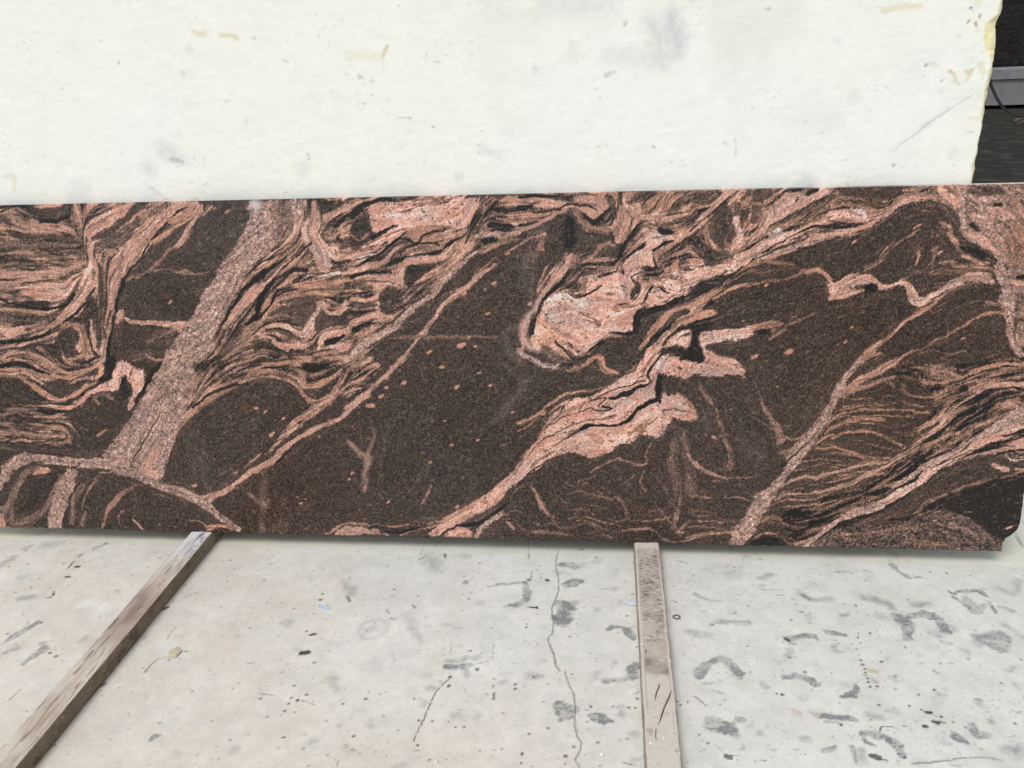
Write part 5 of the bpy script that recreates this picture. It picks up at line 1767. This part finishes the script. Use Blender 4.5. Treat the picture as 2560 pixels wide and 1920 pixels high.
bat_r = batten('timber_batten', .0545, .1042, -.80, WALL_Y-.004, HB-.0004, 521, paint_right, 'weathered timber batten at right with cross saw marks and two brown splits on top')

# ---------------------------------------------------------------- small loose things
def blob(name, loc, size, col_, seed, flat=1.0, rot=0, rough=.7, m_=None, n=7):
    """irregular chip: a squashed convex lump with facets"""
    r = np.random.RandomState(seed); V_, F_ = [], []
    rings = [(-.5, .75), (-.1, 1.), (.3, .9), (.5, .5)]
    for z_, q in rings:
        for i_ in range(n):
            a_ = 2*math.pi*i_/n; rr_ = q*(.8+.4*r.rand())
            V_.append((math.cos(a_)*rr_*size[0]/2, math.sin(a_)*rr_*size[1]/2, (z_+.5)*size[2]*(.85+.3*r.rand() if z_ > 0 else 1)))
    for k_ in range(len(rings)-1):
        for i_ in range(n):
            F_.append((k_*n+i_, k_*n+(i_+1) % n, (k_+1)*n+(i_+1) % n, (k_+1)*n+i_))
    F_.append(tuple(range(n))[::-1]); F_.append(tuple((len(rings)-1)*n+i_ for i_ in range(n)))
    o = make_mesh(name, V_, F_, m_ or mat(name+'_surface', color=col_, rough=rough, grain=((600, .15),)))
    o.location = loc; o.rotation_euler = (0, 0, rot); return o
def fpos(cr, x, y, z=0.0005):
    ox, oy, k_ = MC[cr]; p = plane_pt(np.array([ox+x*k_]), np.array([oy+y*k_]), 2, 0.)[0]; return (float(p[0]), float(p[1]), z)
def flake(name, outline, loc, col_, seed, h=.0012, curl=.003, rough=.6):
    """thin curled flake of paint or film with real thickness"""
    r = np.random.RandomState(seed); o2 = catmull(np.array(outline, float), 2, True); n = len(o2)
    zt = curl*np.abs(o2[:, 0])/max(np.abs(o2[:, 0]).max(), 1e-6)*(.6+.4*r.rand(n))
    V_ = [(0, 0, h)]+[(p[0], p[1], h+z_) for p, z_ in zip(o2, zt)]+[(0, 0, 0)]+[(p[0], p[1], z_) for p, z_ in zip(o2, zt)]
    F_ = []
    for i_ in range(n):
        j_ = (i_+1) % n; F_ += [(0, 1+i_, 1+j_), (n+1, n+2+j_, n+2+i_), (1+i_, n+2+i_, n+2+j_, 1+j_)]
    o = make_mesh(name, V_, F_, mat(name+'_film', color=col_, rough=rough, grain=((400, .08),))); o.location = loc; return o
thing(flake('paint_flake', [(-.014, .004), (-.004, .006), (.006, .002), (.013, -.003), (.004, -.005), (-.008, -.002)], fpos('n', 470, 566), (.62, .68, .84), 1),
      'pale bluish white flake on the floor just left of the right batten', 'flake')
thing(flake('plastic_scrap', [(-.013, .005), (-.007, .0062), (.004, .001), (.012, -.005), (.002, -.004), (-.010, .000)], fpos('q', 458, 590), (.42, .60, .80), 2),
      'small crumpled blue and white plastic scrap between two dark drips', 'scrap')
thing(blob('marble_chip', fpos('n', 492, 1152), (.016, .013, .004), (.66, .66, .63), 3), 'white stone chip on the floor left of the right batten, low in view', 'stone chip')
thing(blob('stone_tile_piece', fpos('o', 1130, 918), (.026, .028, .0035), (.52, .45, .32), 4, n=5, rot=.4), 'tan square offcut of stone lying right of the left batten', 'stone chip')
thing(blob('marble_chip', fpos('p', 803, 745), (.006, .005, .003), (.74, .75, .75), 5), 'tiny white grain of stone beside the big dark smudge', 'stone chip')
thing(blob('marble_chip', fpos('n', 279, 1575), (.006, .006, .003), (.78, .76, .70), 6), 'tiny cream grain of stone to the right of the crack', 'stone chip')
thing(blob('marble_chip', fpos('q', 1205, 1620), (.005, .004, .003), (.72, .70, .66), 8), 'tiny pale grain of stone at the lower middle of the floor', 'stone chip')
# rubber ring
def ring(name, loc, R_, r_, sy, mt):
    V_, F_ = [], []; A, B = 28, 10
    for i_ in range(A):
        a_ = 2*math.pi*i_/A
        for j_ in range(B):
            b_ = 2*math.pi*j_/B; q = R_+r_*math.cos(b_); V_.append((q*math.cos(a_), q*math.sin(a_)*sy, r_+r_*math.sin(b_)))
            F_.append((i_*B+j_, ((i_+1) % A)*B+j_, ((i_+1) % A)*B+(j_+1) % B, i_*B+(j_+1) % B))
    o = make_mesh(name, V_, F_, mt, smooth=True); o.location = loc; return o
m_rub = mat('dusty_rubber', color=(.16, .15, .14), rough=.8, grain=((700, .3),))
thing(ring('rubber_ring', fpos('n', 780, 653, 0), .0058, .0014, .9, m_rub), 'small dark rubber ring lying just right of the right batten', 'ring')
# a nail: shank and head
m_iron = mat('dark_iron', color=(.05, .05, .06), rough=.5)
def tube(name, pts_, r_, mt, parent=None, seg=8, taper=None):
    pts_ = np.array(pts_, float); V_, F_ = [], []; n = len(pts_)
    for i_, p in enumerate(pts_):
        d_ = pts_[min(i_+1, n-1)]-pts_[max(i_-1, 0)]; d_ /= np.linalg.norm(d_); up = np.array([0, 0, 1.]) if abs(d_[2]) < .9 else np.array([1., 0, 0])
        s1 = np.cross(d_, up); s1 /= np.linalg.norm(s1); s2 = np.cross(s1, d_); rr_ = r_ if taper is None else r_*taper[i_]
        for j_ in range(seg):
            a_ = 2*math.pi*j_/seg; V_.append(p+rr_*(math.cos(a_)*s1+math.sin(a_)*s2))
    for i_ in range(n-1):
        for j_ in range(seg): F_.append((i_*seg+j_, i_*seg+(j_+1) % seg, (i_+1)*seg+(j_+1) % seg, (i_+1)*seg+j_))
    F_.append(tuple(range(seg))[::-1]); F_.append(tuple((n-1)*seg+j_ for j_ in range(seg)))
    return make_mesh(name, V_, F_, mt, parent=parent, smooth=True)
a0 = np.array(fpos('q', 1815, 586, .0016)); a1 = np.array(fpos('q', 1878, 591, .0016)); a2 = np.array(fpos('q', 1892, 588, .0016))
nail = empty('nail', tuple(a1)); thing(nail, 'short dark nail lying on the floor left of the crack', 'nail')
tube('shank', [a0-a1, (a0-a1)*.5, (0, 0, 0)], .0011, m_iron, nail, 8, [.3, .9, 1.])
tube('head', [(0, 0, 0), (a2-a1)*.35], .0028, m_iron, nail, 10)
# splinters and split lines on the right batten are parts of it
m_split = mat('brown_splinter', color=(.115, .055, .035), rough=.8, grain=((500, .3),))
m_pale = mat('pale_scrape', color=(.46, .44, .40), rough=.8, grain=((300, .12),))
def bpos(cr, x, y):
    ox, oy, k_ = MC[cr]; return plane_pt(np.array([ox+x*k_]), np.array([oy+y*k_]), 2, HB)[0]
for (xa, ya, xb, yb, wd) in ((666, 1096, 631, 1208, .0013), (744, 1142, 655, 1372, .0016), (640, 1390, 641, 1482, .0007), (578, 862, 570, 895, .0008)):
    A_, B_ = bpos('n', xa, ya), bpos('n', xb, yb); ps = [A_+(B_-A_)*t_+np.array([.0006*math.sin(9*t_), 0, .0003]) for t_ in np.linspace(0, 1, 7)]
    o = tube('splinter', ps, wd*.72, m_split, None, 6, [.25, .9, 1, .8, 1, .7, .15]); o.parent = bat_r
# paint drips on the batten tops, also parts
for q_, (xx, yy, ss) in enumerate(((543, 830, .004), (575, 838, .003), (735, 940, .004), (675, 938, .003), (605, 1492, .005), (750, 1410, .004), (540, 855, .003), (690, 1455, .003), (800, 1560, .003))):
    p = bpos('n', xx, yy); o = blob('paint_spot', (float(p[0]), float(p[1]), HB-.0006), (ss, ss*.8, .0011), (.75, .74, .70), 30+q_); o.parent = bat_r
# twig beside the left batten
tw = [np.array(fpos('o', 1036, 642, .002)), np.array(fpos('o', 1060, 633, .003)), np.array(fpos('o', 1078, 628, .003)), np.array(fpos('o', 1096, 618, .002))]
thing(tube('wood_splinter', tw, .0016, mat('old_wood', color=(.12, .10, .08), rough=.8), None, 6, [1, 1.3, .8, .4]), 'dark wood splinter lying against the left batten', 'splinter')

# ---------------------------------------------------------------- the yard seen past the wall end
m_yard = mat('dark_yard_ground', color=(.028, .027, .023), rough=.9, spec=.2, grain=((6, .45), (30, .4)), bump=((9, .05, .8), (40, .02, .6)), vary=(5, (.085, .078, .064), .52, .72))  # dark ground, its low base colour also takes in the yard's shade
gx = np.concatenate([[-120, -40, -12], np.arange(-6, 14, .25), [20, 50, 120]]); gy = np.concatenate([[1.604], np.arange(2, 14, .25), [20, 50, 160]])
GX, GY = np.meshgrid(gx, gy); GZ = -.006+.010*fnoise(GX, GY, .7, 601, 3); GZ = np.minimum(GZ, -.004)
yard = make_mesh('ground', np.stack([GX, GY, GZ], -1).reshape(-1, 3), grid_faces(*GX.shape), m_yard, smooth=True); yard['kind'] = 'structure'; yard['label'] = 'dark rough yard ground beyond the wall end'
# ground around and in front, under the concrete sheet
gx = np.array([-120, -40, -6, 5, 40, 120.]); gy = np.array([-160, -40, -7, 1.604]); GX, GY = np.meshgrid(gx, gy)
apron = make_mesh('pavement', np.stack([GX, GY, np.full(GX.shape, -.012)], -1).reshape(-1, 3), grid_faces(*GX.shape), mat('apron_concrete', color=(.30, .29, .27), rough=.85, grain=((4, .1), (40, .1)))); apron['kind'] = 'structure'
def boxmesh(x0, x1, y0, y1, z0, z1, nx=1, bev=.0, noise_amp=0, seed=0):
    xs = np.linspace(x0, x1, nx+1); V_, F_ = [], []
    ring_ = [(y0, z0), (y0, z1-bev), (y0+bev, z1), (y1-bev, z1), (y1, z1-bev), (y1, z0)] if bev else [(y0, z0), (y0, z1), (y1, z1), (y1, z0)]
    m_ = len(ring_)
    for i_, x in enumerate(xs):
        for j_, (y, z) in enumerate(ring_):
            V_.append((x, y+noise_amp*float(vnoise(np.float32(x), np.float32(j_), .6, seed)), z+noise_amp*float(vnoise(np.float32(x), np.float32(j_+9), .6, seed+1))))
    for i_ in range(nx):
        for j_ in range(m_): F_.append((i_*m_+j_, (i_+1)*m_+j_, (i_+1)*m_+(j_+1) % m_, i_*m_+(j_+1) % m_))
    F_.append(tuple(range(m_))); F_.append(tuple(nx*m_+j_ for j_ in range(m_))[::-1])
    return V_, F_
LY = 12.4
pl = plane_pt(np.array([2500., 2500., 2500.]), np.array([172., 198., 263.]), 1, LY)
zt_, zm_, zb_ = [float(v) for v in pl[:, 2]]
ledge = empty('loading_ledge', (7, LY, 0)); thing(ledge, 'low grey concrete ledge across the dark yard, right of the white wall', 'ledge')
m_ledge = mat('grey_concrete', color=(.185, .190, .195), rough=.85, grain=((8, .12), (60, .12)), bump=((60, .01, .3),))
m_dark = mat('plinth_shadow', color=(.008, .008, .008), rough=.9)  # near-black: shadow gap under the ledge put into the plinth colour
V_, F_ = boxmesh(-8, 14, 0, 2.5, zb_, zm_-.004, 40, .0, .004, 3); o = make_mesh('ledge_face', V_, F_, m_ledge, parent=ledge)
V_, F_ = boxmesh(-8, 14, -.035, 2.5, zm_, zt_, 40, .012, .004, 5); o = make_mesh('ledge_slab', V_, F_, mat('grey_coping', color=(.21, .215, .22), rough=.85, grain=((10, .15), (60, .12))), parent=ledge)
V_, F_ = boxmesh(-8, 14, .35, 2.4, -.1, zb_-.004, 4); o = make_mesh('plinth', V_, F_, m_dark, parent=ledge)
# rough dark stone wall standing on the ledge
xs = np.linspace(-12, 20, 260); zs = np.linspace(zt_+.004, 4.2, 60); XX, ZZ = np.meshgrid(xs, zs)
YY = LY+.9-.05*fnoise(XX, ZZ, .35, 611, 4)
n1 = XX.size; P1 = np.stack([XX, YY, ZZ], -1).reshape(-1, 3); idx = np.arange(n1).reshape(XX.shape)
loop = np.concatenate([idx[0, :], idx[1:, -1], idx[-1, -2::-1], idx[-2:0:-1, 0]]); Pb = P1[loop].copy(); Pb[:, 1] = LY+1.5
k = np.arange(len(loop)); k2 = np.roll(k, -1); F2 = np.stack([loop[k2], loop[k], n1+k, n1+k2], 1)
bot = n1+np.arange(XX.shape[1]); topi = (n1+(XX.shape[1]+XX.shape[0]-1)-1+np.arange(XX.shape[1]))[::-1]
F3 = np.stack([bot[1:], bot[:-1], topi[:-1], topi[1:]], 1)
m_rock = mat('dark_rough_stone', color=(.020, .018, .017), rough=.9, spec=.2, grain=((14, .4), (60, .4)), bump=((18, .06, .8),), vary=(22, (.07, .066, .06), .66, .8))
dw = make_mesh('stone_wall', np.vstack([P1, Pb]), np.vstack([grid_faces(*XX.shape), F2, F3]), m_rock)
thing(dw, 'dark rough stone wall standing on the grey ledge at the far side of the yard', 'wall')
# black cable drooping from behind the white wall on to the yard
m_cab = mat('black_cable', color=(.012, .012, .013), rough=.45)
cp = [plane_pt(np.array([float(a_)]), np.array([float(b_)]), 1, y_)[0] for a_, b_, y_ in ((2452, 120, .70), (2466, 175, .80), (2476, 208, .90), (2484, 228, .95), (2496, 252, 1.0), (2508, 269, 1.05), (2524, 281, 1.1), (2542, 288, 1.15), (2562, 292, 1.2), (2600, 296, 1.25), (2700, 300, 1.3), (2900, 290, 1.4))]
cp = [np.array([cp[0][0]-.16, .33, 1.75]), np.array([cp[0][0]-.05, .45, 1.35])]+cp[:-2]+[cp[-3]+np.array([.45, .25, -.25]), np.array([2.6, 1.95, .10]), np.array([3.2, 2.2, .004]), np.array([5., 2.4, .004])]
cpp = catmull(np.array(cp), 6)
thing(tube('cable', cpp, .0036, m_cab, None, 8), 'thin black cable drooping past the right end of the white wall', 'cable')
pk = plane_pt(np.array([2550.]), np.array([308.]), 2, 0.)[0]
thing(blob('stone_offcut', (float(pk[0]), float(pk[1]), -.004), (.17, .14, .07), (.10, .075, .065), 71), 'small brownish stone lying on the dark yard ground below the cable', 'stone')
